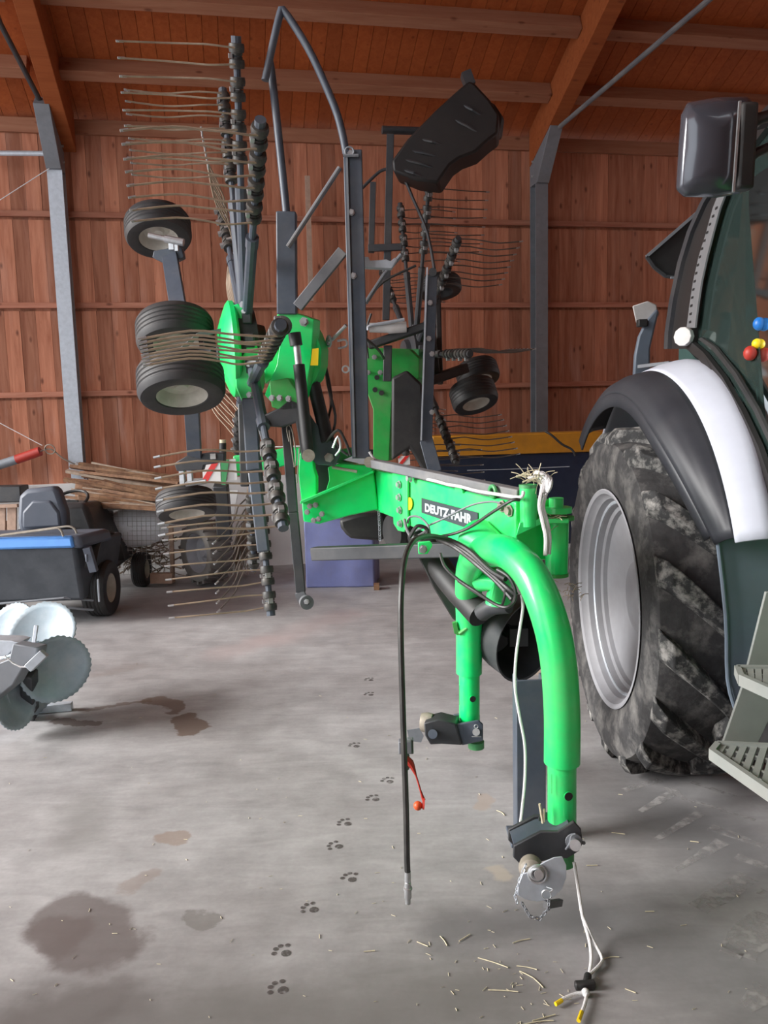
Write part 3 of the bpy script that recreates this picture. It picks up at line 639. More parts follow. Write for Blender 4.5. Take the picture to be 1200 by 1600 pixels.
bolts([P(484, 791, 3.89), P(493, 789, 3.89), P(480, 800, 3.89), P(503, 803, 3.89), P(490, 813, 3.89), P(498, 811, 3.89)], .010, .012)
BA, BB = P(583, 733, 3.95), P(812, 786, 2.8)
bn = (V((BB.x-BA.x, BB.y-BA.y, 0))).normalized(); bn = V((bn.y, -bn.x, 0))   # outward normal of the visible side
if bn.x > 0: bn = -bn
def BP(x, y, off=0): return onplane(x, y, BA, bn, off)
mb = MB(); mb.prism([BP(583, 733), BP(583, 797), BP(612, 808), BP(640, 822), BP(683, 840), BP(740, 868), BP(806, 880), BP(806, 784), BP(760, 776), BP(640, 746)], -bn*.15); part(mb, 'main_beam', 'green', bevel=.006)
mb = MB(); mb.prism([BP(600, 738, -.01), BP(640, 747, -.01), BP(760, 777, -.01), BP(800, 784, -.01), BP(800, 789, -.01), BP(640, 752, -.01), BP(600, 743, -.01)], -bn*.13)
for v in mb.bm.verts: v.co.z += .012
part(mb, 'beam_cover', 'greyd')
mb = MB(); mb.prism([BP(616, 739, .004), BP(636, 736, .004), BP(640, 744, .004), BP(640, 808, .004), BP(641, 822, .004), BP(634, 831, .004), BP(625, 829, .004), BP(618, 818, .004)], bn*.012); part(mb, 'beam_flange', 'green', bevel=.003)
bolts([BP(624, 757, .02), BP(624, 777, .02), BP(625, 797, .02), BP(626, 818, .02)], .013, .014, bn)
bolts([BP(642, 747, .02)], .014, .02, bn)
mb = MB(); mb.prism([BP(640+5*math.cos(t), 787+10*math.sin(t), .006) for t in [i*math.pi/8 for i in range(16)]], bn*.003); part(mb, 'side_marker', 'yellow')
# DEUTZ-FAHR plate and lettering
Q = [(659, 778), (747, 801), (747, 831), (659, 801)]
mb = MB(); mb.prism([BP(x, y, .003) for x, y in Q], bn*.002); part(mb, 'name_plate', 'plateblk', smooth=False)
cu = bpy.data.curves.new('lettering', 'FONT'); cu.body = 'DEUTZ-FAHR'; cu.size = 1; cu.offset = .055; cu.space_character = 1.02; cu.resolution_u = 3
to = bpy.data.objects.new('lettering', cu); col.objects.link(to); bpy.context.view_layer.update()
tm = to.to_mesh(); xs = [v.co.x for v in tm.vertices]; ys = [v.co.y for v in tm.vertices]; x0, x1, y0, y1 = min(xs), max(xs), min(ys), max(ys)
TQ = [(664, 786), (738, 804), (738, 820.5), (664, 799.5)]
TP = [BP(x, y, .0065) for x, y in TQ]
mb = MB(); vm = []
for v in tm.vertices:
    u = (v.co.x-x0)/(x1-x0); w = (v.co.y-y0)/(y1-y0)
    top = TP[0].lerp(TP[1], u); bot = TP[3].lerp(TP[2], u); vm.append(mb.bm.verts.new(bot.lerp(top, w)))
for f in tm.polygons: mb._f([vm[i] for i in f.vertices])
to.to_mesh_clear(); bpy.data.objects.remove(to)
part(mb, 'lettering', 'decaltxt', smooth=False, solid=.001)
# long grey link above the beam
mb = MB(); mb.bar(P(578, 723, 3.86), P(816, 773, 2.86), .05, .040, (0, 0, 1)); part(mb, 'link_bar', 'greyd', bevel=.005)
mb = MB(); mb.cyl(P(577, 722, 3.80), P(577, 722, 3.9), .026, 16); part(mb, 'link_eye', 'pin')
for (x_, y_) in ((767, 768), (771, 771)):
    pass
mb = MB(); mb.torus(P(770, 768, 2.95), bn, .020, .008, 16, 8); part(mb, 'rope_guide', 'oldgreen')
mb = MB(); mb.prism([BP(714, 757, .0), BP(721, 757, .0), BP(726, 766, .0), BP(726, 770, .0), BP(714, 767, .0)], bn*.01); part(mb, 'rope_guide', 'green')
bolts([BP(785, 791, .004), BP(796, 798, .004)], .016, .014, bn, 'pin')

# -- headstock ---------------------------------------------------------------
mb = MB(); mb.tube([P(825, 757, 2.8), P(826, 822, 2.8)], .030, 24); part(mb, 'mast_tube', 'green')
mb = MB(); mb.tube([P(825, 757, 2.8), P(825, 762, 2.8)], .032, 24); part(mb, 'mast_rim', 'oldgreen')
mb = MB(); mb.prism(px([(812, 816), (845, 811), (889, 812), (889, 818), (846, 819), (806, 838)], 2.78), V((.03, .16, 0))); part(mb, 'top_plate', 'green', bevel=.003)
mb = MB(); mb.prism(px([(806, 838), (846, 820), (852, 870), (830, 878), (808, 856)], 2.90), V((.03, .03, 0))); part(mb, 'web_plate', 'green2', bevel=.003)
mb = MB(); mb.tube([P(871, 815, 2.86), P(869, 897, 2.86)], .041, 28); part(mb, 'pivot_tube', 'green')
mb = MB(); mb.lathe([(0, 0), (.052, 0), (.052, .02), (.044, .022), (0, .022)], P(871, 801, 2.86), (0, 0, 1), 28); part(mb, 'pivot_cap', 'green')
mb = MB(); mb.lathe([(0, 0), (.06, 0), (.06, .012), (0, .012)], P(871, 812, 2.86), (0, 0, 1), 28); mb.lathe([(0, 0), (.047, 0), (.047, .012), (0, .012)], P(868, 900, 2.86), (0, 0, 1), 28); part(mb, 'pivot_collar', 'green2')
mb = MB(); mb.lathe([(0, 0), (.026, 0), (.026, .035), (0, .035)], P(869, 793, 2.86), (0, 0, 1), 20); part(mb, 'pivot_nut', 'green')
mb = MB(); mb.tube([P(878, 1191, 2.44), P(878, 1110, 2.44), P(872, 1030, 2.45), P(858, 965, 2.48), P(832, 902, 2.56), P(798, 866, 2.68), P(768, 860, 2.8), P(745, 868, 2.98), P(735, 890, 3.16), P(732, 925, 3.32), P(733, 975, 3.4), P(733, 1051, 3.42)], .0572, 32, smooth=5); part(mb, 'yoke_tube', 'green')
mb = MB(); mb.tube([P(745, 845, 2.98), P(775, 862, 2.86)], [.085, .06], 24); part(mb, 'yoke_saddle', 'green')
mb = MB(); mb.tube([P(752, 905, 3.15), P(784, 905, 3.05), P(780, 930, 3.1), P(778, 945, 3.1)], [.05, .055, .05, .05], 20); part(mb, 'inner_strut', 'green')
for (xc, y0_, y1_, Y_, hx, hy, hr) in ((878, 1188, 1292, 2.44, 888, 1244, 7.0), (733.5, 1049, 1142, 3.42, 738.5, 1092, 5)):
    mb = MB(); mb.tube([P(xc, y0_, Y_), P(xc, y1_, Y_)], .0458, 28); ex = part(mb, 'leg_extension', 'green')
    k = hr/FPX*Y_
    mb = MB(); mb.lathe([(0, 0), (k, 0), (k, .004), (0, .004)], P(hx, hy, Y_-.047), (0.2, -1, 0), 20); part(mb, 'adjusting_hole', 'black', ex)
    mb = MB(); mb.torus(P(hx, hy, Y_-.049), (.2, -1, 0), k, .0014, 20, 6); part(mb, 'hole_edge', 'green', ex)
    mb = MB(); mb.bar(P(xc-16, y0_+22, Y_-.040), P(xc-16, y0_+52, Y_-.040), .0012, .002, (0, -1, 0)); part(mb, 'weld_seam', 'oldgreen', ex)
mb = MB(); mb.prism(px([(707, 974), (713, 972), (716, 984), (719, 989), (716, 993), (710, 990)], 3.36), V((0, .02, 0))); mb.tube([P(718, 990, 3.36), P(730, 981, 3.35)], .009, 8); part(mb, 'lug', 'green2')
# near lower link plate
for dy, mm in ((0, 'grey'), (.10, 'char')):
    mb = MB(); mb.prism([P(x, y, 2.36)+V((0, dy, 0)) for x, y in ((803, 1322), (845, 1300), (872, 1300), (897, 1284), (908, 1296), (911, 1318), (905, 1330), (886, 1342), (868, 1341), (834, 1350), (812, 1350), (802, 1340))], V((0, .014, 0))); part(mb, 'link_plate', 'char', bevel=.003)
mb = MB(); mb.prism([P(x, y, 2.365) for x, y in ((803, 1322), (845, 1302), (872, 1300), (890, 1288), (890, 1293), (870, 1305), (845, 1307), (806, 1327))], V((0, .09, 0))); part(mb, 'plate_web', 'grey', bevel=.002)
mb = MB(); mb.cyl(P(899, 1321, 2.28), P(896, 1311, 2.52), .017, 20); part(mb, 'plate_pin', 'zinc')
mb = MB(); mb.lathe([(0, 0), (.026, 0), (.026, .006), (0, .006)], P(896, 1314, 2.355), (0, -1, 0), 20); mb.tube([P(884, 1327, 2.33), P(890, 1318, 2.32), P(893, 1306, 2.33), P(899, 1303, 2.33)], .003, 6, smooth=3); mb.ball(P(912, 1317, 2.36), .006); part(mb, 'cotter', 'galvd')
mb = MB(); mb.lathe([(0, 0), (.035, 0), (.035, .05), (0, .05)], P(880, 1350, 2.44), (0, 0, 1), 20); part(mb, 'leg_plug', 'oldgreen')
mb = MB(); mb.lathe([(.012, 0), (.024, .0), (.035, .012), (.038, .03), (.035, .05), (.02, .06), (.012, .06)], P(829, 1349, 2.34), (-.15, -1, .1), 24); part(mb, 'hitch_ball', 'pin')
mb = MB(); mb.cyl(P(842, 1367, 2.22), P(826, 1344, 2.5), .0135, 18); part(mb, 'hitch_pin', 'zinc')
fan = [(843, 1366)] + [(843+t[0], 1366+t[1]) for t in ((8, -19), (24, -26), (36, -27), (42, -14), (42, 5), (36, 22), (26, 33), (14, 40), (-4, 43), (-20, 40), (-34, 33), (-33, 18), (-26, 0), (-14, -4))]
mb = MB(); mb.prism([P(x, y, 2.245) for x, y in fan[1:]], V((-.002, .004, 0))); part(mb, 'catch_plate', 'galv', bevel=.001)
mb = MB(); mb.torus(P(840, 1366, 2.24), (-.1, -1, .1), .026, .005, 24, 8); mb.torus(P(839, 1365, 2.235), (-.1, -1, .1), .018, .005, 24, 8); part(mb, 'pin_collar', 'zinc')
mb = MB(); mb.torus(P(854, 1398, 2.23), (-.3, -1, .2), .0135, .0016, 20, 6); mb.tube([P(854, 1386, 2.23), P(864, 1390, 2.22), P(858, 1394, 2.22)], .002, 6, smooth=3); part(mb, 'linch_ring', 'zinc')
def chain(pts, n, r, w, name='chain', m='pin', parent=None):
    mb = MB(); pts = [V(p) for p in pts]
    tot = sum((b-a).length for a, b in zip(pts, pts[1:])); 
    for i in range(n):
        d = tot*(i+.5)/n; k = 0
        while k < len(pts)-2 and d > (pts[k+1]-pts[k]).length: d -= (pts[k+1]-pts[k]).length; k += 1
        t = (pts[k+1]-pts[k]).normalized(); c = pts[k]+t*d; s_ = t.orthogonal().normalized()
        if i % 2: s_ = t.cross(s_)
        L_ = tot/n*.62; mb.tube([c-t*L_, c-t*L_*.5+s_*w, c+t*L_*.5+s_*w, c+t*L_, c+t*L_*.5-s_*w, c-t*L_*.5-s_*w, c-t*L_], r, 5, cap=False)
    return part(mb, name, m, parent)
chain([P(822, 1350, 2.26), P(812, 1375, 2.25), P(805, 1400, 2.25), P(808, 1412, 2.25)], 9, .0018, .004, 'pin_chain', 'galv')
chain([P(815, 1410, 2.22), P(828, 1432, 2.2), P(843, 1436, 2.2), P(857, 1420, 2.2), P(858, 1405, 2.22)], 14, .0018, .004, 'pin_chain', 'galvd')
mb = MB(); mb.bar(P(852, 1414, 2.22), P(876, 1410, 2.3), .014, .02); part(mb, 'catch_foot', 'char')
# spool roller behind the near plate
mb = MB(); mb.cyl(P(846, 1292, 2.5), P(856, 1284, 2.44), .03, 20); part(mb, 'spool', 'char')
mb = MB(); mb.tube([P(848, 1286, 2.4), P(843, 1256, 2.4)], .0042, 6); mb.tube([P(850, 1284, 2.4), P(850, 1264, 2.4)], .004, 6); part(mb, 'wooden_peg', 'straw')
# far lower link plate
for dy in (0, .11):
    mb = MB(); mb.prism([P(x, y, 3.34)+V((0, dy, 0)) for x, y in ((712, 1132), (748, 1126), (755, 1132), (755, 1158), (722, 1165), (716, 1150))], V((0, .014, 0))); part(mb, 'link_plate', 'grey', bevel=.004)
mb = MB(); mb.prism([P(x, y, 3.32) for x, y in ((712, 1131), (722, 1165), (690, 1163), (672, 1164), (664, 1150), (662, 1130), (685, 1124))], V((.02, .09, 0))); part(mb, 'link_knuckle', 'char', bevel=.006)
mb = MB(); mb.cyl(P(676, 1147, 3.28), P(676, 1147, 3.5), .02, 20); part(mb, 'hitch_pin', 'grey')
mb = MB(); mb.lathe([(.018, 0), (.04, .005), (.045, .03), (.04, .055), (.018, .06)], P(657, 1128, 3.4), (1, -.3, 0), 20); part(mb, 'hitch_ball', 'pin')
mb = MB(); mb.cyl(P(744, 1144, 3.29), P(744, 1144, 3.5), .016, 16); mb.torus(P(744, 1135, 3.3), (0, 1, 0), .008, .002, 12, 6); mb.tube([P(737, 1151, 3.3), P(752, 1151, 3.3)], .002, 6); part(mb, 'plate_pin', 'zinc')
mb = MB(); mb.lathe([(0, 0), (.036, 0), (.036, .03), (0, .03)], P(744, 1168, 3.42), (0, 0, 1), 20); part(mb, 'leg_plug', 'oldgreen')
mb = MB(); mb.prism([P(x, y, 3.3) for x, y in ((636, 1141), (655, 1138), (662, 1150), (658, 1160), (640, 1158))], V((0, .004, 0))); part(mb, 'catch_plate', 'galvd')
# parking stand
g_ = G(830, 1318); Ys = g_.y; tp = P(832, 1062, Ys)
mb = MB(); c0 = V((g_.x, g_.y, 0)); h_ = tp.z
for dx, dy, sx, sy in ((0, .0, .11, .012), (-.05, .04, .012, .08), (.05, .04, .012, .08)): mb.box(c0+V((dx, dy, h_/2)), (sx, sy, h_))
part(mb, 'parking_stand', 'grey', bevel=.003)
mb = MB(); mb.box(c0+V((0, .04, .008)), (.16, .14, .016)); part(mb, 'stand_foot', 'grey', bevel=.003)
# -- PTO shaft, guard cone ----------------------------------------------------
mb = MB(); mb.tube([P(655, 835, 3.7), P(700, 905, 3.45), P(752, 960, 3.25)], [.06, .055, .06], 20, smooth=3); part(mb, 'shaft_cover', 'black')
mb = MB(); mb.prism([P(x, y, 3.5) for x, y in ((648, 862), (668, 858), (725, 905), (722, 978), (706, 968), (676, 920))], V((.02, .03, 0))); part(mb, 'shaft_shield', 'black', bevel=.01)
ca_ = V((.58, -.78, -.16)).normalized(); cc_ = P(822, 1000, 3.40)
mb = MB(); mb.lathe([(.05, -.26), (.10, -.24), (.15, -.20), (.175, -.10), (.186, .0), (.192, .012), (.182, .008), (.170, -.10), (.14, -.18), (.08, -.21), (.0, -.22)], cc_, ca_, 40); part(mb, 'guard_cone', 'char')
mb = MB(); mb.tube([cc_-ca_*.28, cc_-ca_*.05], .03, 16); mb.box(cc_-ca_*.05, (.08, .06, .08)); part(mb, 'shaft_yoke', 'char')
mb = MB(); mb.tube([P(752, 958, 3.2), P(770, 948, 3.15), P(795, 945, 3.1)], .035, 14, smooth=3); part(mb, 'shaft_neck', 'char')
# dark gear cover and boot under the beam
mb = MB(); 
mb.lathe([(0, 0), (.10, 0), (.11, .03), (.085, .05), (.10, .07), (.085, .09), (.10, .11), (.085, .13), (.10, .16), (0, .16)], P(612, 832, 4.4), (.85, .5, 0), 28); part(mb, 'rubber_boot', 'black')
mb = MB(); mb.prism(px([(529, 812), (560, 803), (600, 800), (610, 830), (596, 846), (548, 842), (540, 836), (532, 826)], 4.5), V((.02, .15, 0))); part(mb, 'gear_cover', 'black', bevel=.02)
mb = MB(); mb.bar(P(491, 865, 3.75), P(758, 857, 3.25), .06, .062, (0, 0, 1)); part(mb, 'side_guard_bar', 'char', bevel=.005)
bolts([P(561, 864, 3.6), P(597, 861, 3.52)], .006, .004, (0, -1, 0), 'galvd')
chain([P(592, 798, 3.85), P(594, 845, 3.84)], 12, .0022, .006, 'safety_chain', 'galvd')
mb = MB(); mb.bar(P(447, 655, 4.05), P(458, 800, 4.05), .05, .03, (0, -1, 0)); mb.bar(P(458, 800, 4.05), P(470, 925, 4.05), .05, .03, (0, -1, 0)); part(mb, 'hanging_lever', 'char', bevel=.004)
mb = MB(); mb.lathe([(.012, 0), (.036, 0), (.036, .03), (.012, .03), (.012, 0)], P(478, 940, 4.03), (.3, -1, 0), 24); mb.bar(P(468, 925, 4.05), P(474, 940, 4.05), .05, .03, (0, -1, 0)); part(mb, 'lever_eye', 'greyd')
bolts([P(479, 940, 3.99)], .01, .01)
mb = MB(); mb.tube([P(452, 672, 3.98), P(460, 730, 3.98), P(462, 705, 3.98), P(455, 668, 3.98), P(448, 668, 3.98), P(452, 690, 3.98)], .004, 6, smooth=3); mb.tube([P(464, 755, 3.98), P(468, 700, 3.98)], .004, 6); part(mb, 'spring_clip', 'pin')
# hoses ------------------------------------------------------------------------
def hose(pts, r, name='hydraulic_hose', m='hose', seg=8, sm=5, **k):
    mb = MB(); mb.tube([P(*p) for p in pts], r, seg, smooth=sm); return part(mb, name, m, **k)
hose([(790, 905, 2.62), (765, 890, 2.7), (735, 862, 2.8), (705, 845, 2.85), (676, 838, 2.8), (655, 840, 2.7), (642, 850, 2.6), (632, 875, 2.5), (627, 920, 2.42), (626, 980, 2.38), (629, 1100, 2.34), (634, 1250, 2.31), (636, 1345, 2.3), (637, 1362, 2.3)], .0095)
hose([(682, 838, 2.95), (706, 848, 2.87), (735, 868, 2.8), (765, 894, 2.7), (792, 918, 2.62), (808, 930, 2.6)], .0085)
hose([(684, 843, 2.95), (712, 856, 2.85), (745, 882, 2.78), (775, 908, 2.7), (800, 936, 2.64)], .0085)
hose([(777, 890, 2.66), (795, 902, 2.62), (805, 922, 2.6), (803, 940, 2.6), (790, 949, 2.6), (770, 942, 2.65), (745, 925, 2.75), (715, 905, 2.85), (695, 885, 2.95), (688, 865, 3.0)], .006)
hose([(790, 920, 2.66), (787, 938, 2.66), (780, 946, 2.7), (750, 930, 2.8), (716, 908, 2.9)], .005)
hose([(650, 838, 2.9), (690, 838, 2.95), (730, 826, 2.9), (770, 800, 2.8), (800, 782, 2.74), (812, 781, 2.74)], .006)
hose([(648, 830, 3.0), (690, 812, 2.95), (735, 790, 2.9), (765, 784, 2.85), (782, 786, 2.8)], .004, m='galvd')
hose([(637, 818, 3.0), (640, 808, 3.0), (655, 808, 2.98), (668, 820, 2.95), (672, 835, 2.9)], .0045, m='galvd')
hose([(632, 812, 3.0), (636, 828, 2.95), (645, 840, 2.9), (660, 834, 2.9), (668, 826, 2.9)], .006, m='greyd')
hose([(640, 840, 2.85), (652, 822, 2.85), (668, 828, 2.85), (660, 842, 2.85), (648, 836, 2.85)], .007)
mb = MB(); mb.prism([P(x, y, 3.05) for x, y in ((653, 848), (672, 846), (676, 852), (668, 866), (654, 866))], V((0, .02, 0))); part(mb, 'hose_bracket', 'green', bevel=.003); bolts([P(661, 858, 3.04)], .012, .014)
hc = P(637, 1362, 2.3)
mb = MB(); z_ = V((0, 0, -1)); mb.lathe([(0, 0), (.0098, 0), (.0098, .032), (.008, .034), (.0105, .036), (.0105, .05), (.014, .052), (.014, .058), (.011, .06), (.0115, .085), (.0085, .09), (.0085, .105), (0, .105)], hc, P(637.3, 1400, 2.3)-hc, 18); part(mb, 'hose_coupling', 'zinc')
hose([(625, 975, 2.5), (627, 1080, 2.46), (628, 1155, 2.44)], .0035, name='thin_line', m='rope', sm=3)
mb = MB(); mb.box(P(633, 1166, 2.42), (.042, .03, .042)); mb.box(P(641, 1165, 2.43), (.02, .02, .05)); mb.cyl(P(634, 1178, 2.42), P(634, 1202, 2.42), .012, 14); part(mb, 'valve_block', 'galvd', bevel=.003)
mb = MB(); mb.tube([P(631, 1184, 2.41), P(641, 1192, 2.41), P(650, 1212, 2.40), P(657, 1235, 2.39), P(662, 1250, 2.39)], [.012, .012, .003, .003, .006], 8, smooth=4); cs = part(mb, 'cap_strap', 'red')
mb = MB(); mb.ball(P(653, 1259, 2.38), .0145); part(mb, 'dust_cap', 'orange'); mb = MB(); mb.lathe([(0, 0), (.018, 0), (.016, .006), (0, .006)], P(663, 1256, 2.38), (-1, 0, .1), 18); part(mb, 'cap_flange', 'red')

# -- far rotor carrier, second frame ---------------------------------------------
Yf = 6.3
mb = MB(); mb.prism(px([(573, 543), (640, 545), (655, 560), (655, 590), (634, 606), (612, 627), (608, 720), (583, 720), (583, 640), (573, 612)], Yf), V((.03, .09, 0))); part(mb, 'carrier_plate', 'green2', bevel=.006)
for (x_, y_, r_) in ((589, 590, .012), (586, 609, .012), (596, 614, .012)):
    mb = MB(); mb.lathe([(0, 0), (.02, 0), (.02, .004), (0, .004)], P(x_, y_, Yf-.012), (0, -1, 0), 14); part(mb, 'plate_hole', 'black')
bolts([P(575, 582, Yf-.01), P(594, 582, Yf-.01), P(585, 558, Yf-.01)], .014, .012)
mb = MB(); mb.prism(px([(622, 545), (655, 545), (655, 606), (640, 606), (618, 580)], Yf+.3), V((.05, .12, 0))); part(mb, 'carrier_side_plate', 'oldgreen', bevel=.006)
mb = MB(); mb.bar(P(606, 540, Yf-.1), P(605, 596, Yf-.1), .065, .06, (0, -1, 0)); part(mb, 'guard_sleeve', 'char', bevel=.006)
mb = MB(); mb.prism(px([(612, 590), (636, 578), (660, 600), (664, 640), (690, 735), (660, 735), (640, 700), (612, 720)], Yf-.2), V((0, .12, 0))); part(mb, 'hinge_casting', 'black', bevel=.02)
mb = MB(); mb.bar(P(674, 432, 6.0), P(666, 690, 6.0), .085, .05, (0, -1, 0)); mb.bar(P(666, 688, 6.0), P(680, 738, 5.95), .10, .05, (0, -1, 0)); part(mb, 'guard_channel', 'grey', bevel=.004)
mb = MB(); mb.bar(P(667.5, 418, 5.96), P(658, 688, 5.96), .010, .02, (0, -1, 0)); part(mb, 'channel_edge', 'galv')
bolts([P(672, 473, 5.96), P(670, 529, 5.96), P(675, 553, 5.96), P(675, 644, 5.96)], .014, .01)
mb = MB(); mb.cyl(P(676, 425, 5.95), P(676, 425, 6.05), .03, 14); part(mb, 'pivot_pin', 'char')
for a_, b_, w_ in (((583, 285, 6.3), (580, 395, 6.3), .045), ((610, 210, 6.3), (603, 500, 6.3), .055), ((575, 388, 6.28), (628, 386, 6.28), .05)):
    mb = MB(); mb.bar(P(*a_), P(*b_), w_, .04, (0, -1, 0)); part(mb, 'guard_upright', 'char', bevel=.003)
mb = MB(); mb.tube([P(560, 300, 6.3), P(582, 278, 6.3), P(600, 265, 6.3), P(625, 268, 6.3), P(645, 310, 6.3), P(668, 365, 6.3), P(680, 430, 6.2)], .012, 8, smooth=3); part(mb, 'guard_tube', 'char')
mb = MB(); mb.tube([P(597, 203, 6.35), P(660, 205, 6.4)], .04, 12, sq=.7); part(mb, 'curtain_arm', 'char')
mb = MB(); mb.bar(P(576, 540, 6.2), P(680, 505, 6.1), .09, .06, (0, 0, 1)); part(mb, 'lift_arm', 'black', bevel=.01)
mb = MB(); mb.tube([P(577, 512, 6.1), P(606, 512, 6.1), P(608, 512, 6.1), P(635, 511, 6.1)], [.035, .04, .045, .04], 16); part(mb, 'shaft_tube', 'ltwhite')
mb = MB(); mb.tube([P(575, 516, 6.05), P(578, 509, 6.05), P(605, 504, 6.05), P(632, 499, 6.05)], .012, 8, smooth=3); part(mb, 'support_hoop', 'galv')
for q in ([(572, 470, 6), (600, 440, 6), (650, 415, 6)], [(575, 560, 6.1), (572, 520, 6.1), (580, 490, 6.1)], [(560, 520, 5), (590, 545, 5.5), (600, 560, 6)]):
    mb = MB(); mb.tube([P(*t) for t in q], .010, 6, smooth=4); part(mb, 'hydraulic_line', 'hose')
# folded swath curtain high up
CO = [(733, 125), (742, 130), (765, 155), (780, 178), (778, 208), (762, 220), (742, 238), (718, 247), (703, 258), (684, 286), (650, 282), (614, 268), (612, 250), (636, 217), (680, 172), (715, 140)]
mb = MB(); mb.prism(px(CO, 6.1), V((.05, .30, .0))); cur = part(mb, 'swath_curtain', 'cloth', bevel=.018)
for a_, b_ in (((712, 188), (745, 206)), ((660, 218), (690, 226)), ((645, 236), (682, 244)), ((634, 250), (676, 262)), ((725, 165), (752, 180)), ((632, 266), (660, 276))):
    mb = MB(); mb.tube([P(*a_, 6.11), P((a_[0]+b_[0])/2, (a_[1]+b_[1])/2-1, 6.085), P(*b_, 6.11)], .011, 6); part(mb, 'curtain_fold', 'char', cur)
mb = MB(); mb.bar(P(724, 128, 6.2), P(738, 122, 6.2), .1, .1); part(mb, 'curtain_bracket', 'char', cur)
mb = MB(); mb.prism(px([(752, 150), (772, 162), (784, 180), (780, 212), (770, 216), (764, 190)], 6.35), V((.04, .1, 0))); part(mb, 'curtain_end', 'cloth', bevel=.02)
# far wheels
wax2 = V((.2, -.42, -.86))
wheel(P(740, 618, 7.05), wax2, .205, .2, 'black', 'creamrim'); wheel(P(746, 584, 7.7), wax2, .205, .18, 'black', 'creamrim')
wheel(P(687, 448, 7.6), V((0.1, -.25, -.95)), .20, .14, 'black', 'char')
mb = MB(); mb.bar(P(668, 596, 6.9), P(728, 575, 7.1), .10, .08); mb.bar(P(672, 500, 7.0), P(684, 600, 7.0), .06, .08, (0, -1, 0)); mb.bar(P(684, 460, 7.4), P(688, 600, 7.2), .05, .06, (0, -1, 0)); part(mb, 'bogie_frame', 'black', bevel=.01)
# rear chassis ----------------------------------------------------------------------
mb = MB(); mb.prism(px([(364, 712), (408, 708), (446, 699), (470, 700), (470, 728), (446, 727), (408, 737), (364, 745)], 7.0), V((.05, .16, 0))); part(mb, 'rear_crossbeam', 'green', bevel=.008)
mb = MB(); mb.bar(P(345, 757, 7.1), P(352, 840, 7.3), .13, .1, (0, -1, 0)); part(mb, 'wheel_support', 'char', bevel=.01)
mb = MB(); mb.bar(P(470, 712, 7.2), P(580, 716, 6.6), .10, .14); part(mb, 'rear_frame', 'char', bevel=.01)
wheel(P(322, 862, 7.75), (-.72, -.69, 0), .300, .26, 'sidetire', 'rim', grooves=False, rimr=.62, name='chassis_wheel', lugs=18)
def board(c4, Y):
    r0 = MB(); r0.prism(px(c4, Y), V((0, .012, 0))); bo = part(r0, 'warning_board', 'white', smooth=False)
    (xa, ya), (xb, yb), (xc, yc), (xd, yd) = c4
    for st_ in (((0, .85), (0.0, 1), (.25, 1), (.98, .0), (.62, .0)), ((0, .0), (.22, 0), (0, .3))):
        q = [(xa+(xb-xa)*u+(xd-xa)*v, ya+(yb-ya)*u+(yd-ya)*v) for u, v in st_]
        m_ = MB(); m_.prism(px(q, Y-.004), V((0, .003, 0))); part(m_, 'red_stripe', 'signred', bo, smooth=False)
board([(316, 720), (344, 719), (345, 752), (317, 753)], 6.9); 
mb = MB(); mb.prism(px([(344, 719), (368, 717), (371, 750), (345, 752)], 6.92), V((0, .012, 0))); part(mb, 'warning_board', 'white', smooth=False)
board([(622, 713), (640, 712), (641, 726), (623, 727)], 6.6)
mb = MB(); mb.prism(px([(345, 719), (358, 718), (352, 758), (346, 757)], 6.9), V((0, .01, 0))); part(mb, 'board_bracket', 'oldgreen', smooth=False)
mb = MB(); mb.tube([P(348, 717, 6.85), P(348, 692, 6.85)], .03, 14); part(mb, 'beacon_stem', 'black'); mb = MB(); mb.tube([P(348, 692, 6.85), P(348, 687, 6.85)], .027, 14); part(mb, 'beacon_cap', 'straw')
mb = MB(); mb.tube([P(395, 645, 5.1), P(392, 700, 5.2)], .02, 10); part(mb, 'lock_strut', 'char')
mb = MB(); mb.tube([P(385, 700, 6.9), P(500, 696, 6.9)], .006, 6); part(mb, 'stretched_cord', 'rope')

# ropes and straw on the headstock -------------------------------------------------------
def rope(pts, r, label, grp=None, name='rope'):
    mb = MB(); q = [p if isinstance(p, V) else P(*p) for p in pts]; mb.tube(q, r, 8, smooth=6); o = mb.build(name, 'rope'); lo = min(q, key=lambda v: v.z); rebase(o, lo); return tag(o, label, 'rope', grp)
rope([(577, 706, 3.84), (586, 718, 3.84), (600, 726, 3.82), (650, 744, 3.5), (682, 752, 3.28), (700, 757, 3.2), (718, 760, 3.1), (745, 767, 3.0), (775, 772, 2.88), (812, 777, 2.76), (818, 768, 2.755)], .0062, 'white rope stretched along the top of the green beam')
rope([(853, 772, 2.73), (849, 792, 2.71), (855, 815, 2.69), (859, 840, 2.67), (858, 866, 2.65)], .0065, 'second strand of white rope close beside the thick one on the headstock')
rp_ = rope([(846, 770, 2.72), (843, 790, 2.7), (848, 815, 2.68), (853, 840, 2.66), (852, 868, 2.64)], .0075, 'left strand of thick white rope hanging from the knot over the headstock plate')
rope([(815, 930, 2.66), (817, 950, 2.66), (812, 985, 2.64), (806, 1030, 2.62), (805, 1075, 2.6), (812, 1120, 2.58), (820, 1165, 2.56), (820, 1220, 2.54), (814, 1280, 2.5), (811, 1306, 2.47)], .0052, 'thin white rope hanging between the two green legs')
KN = MB(); kc = P(850, 752, 2.76)
for i in range(4): KN.torus(kc+V((.006*i-.009, -.004*i, .012-.008*i)), (.5+.3*i, .3, .5-.3*i), .026, .0075, 18, 8)
KN.tube([kc, P(846, 772, 2.73)], .009, 8); KN.tube([P(825, 748, 2.78), P(842, 744, 2.77), kc], .007, 8, smooth=3)
o = KN.build('rope_knot', 'rope'); rebase(o, kc); tag(o, 'bulky white rope knot with straw beside the green mast tube', 'knot')
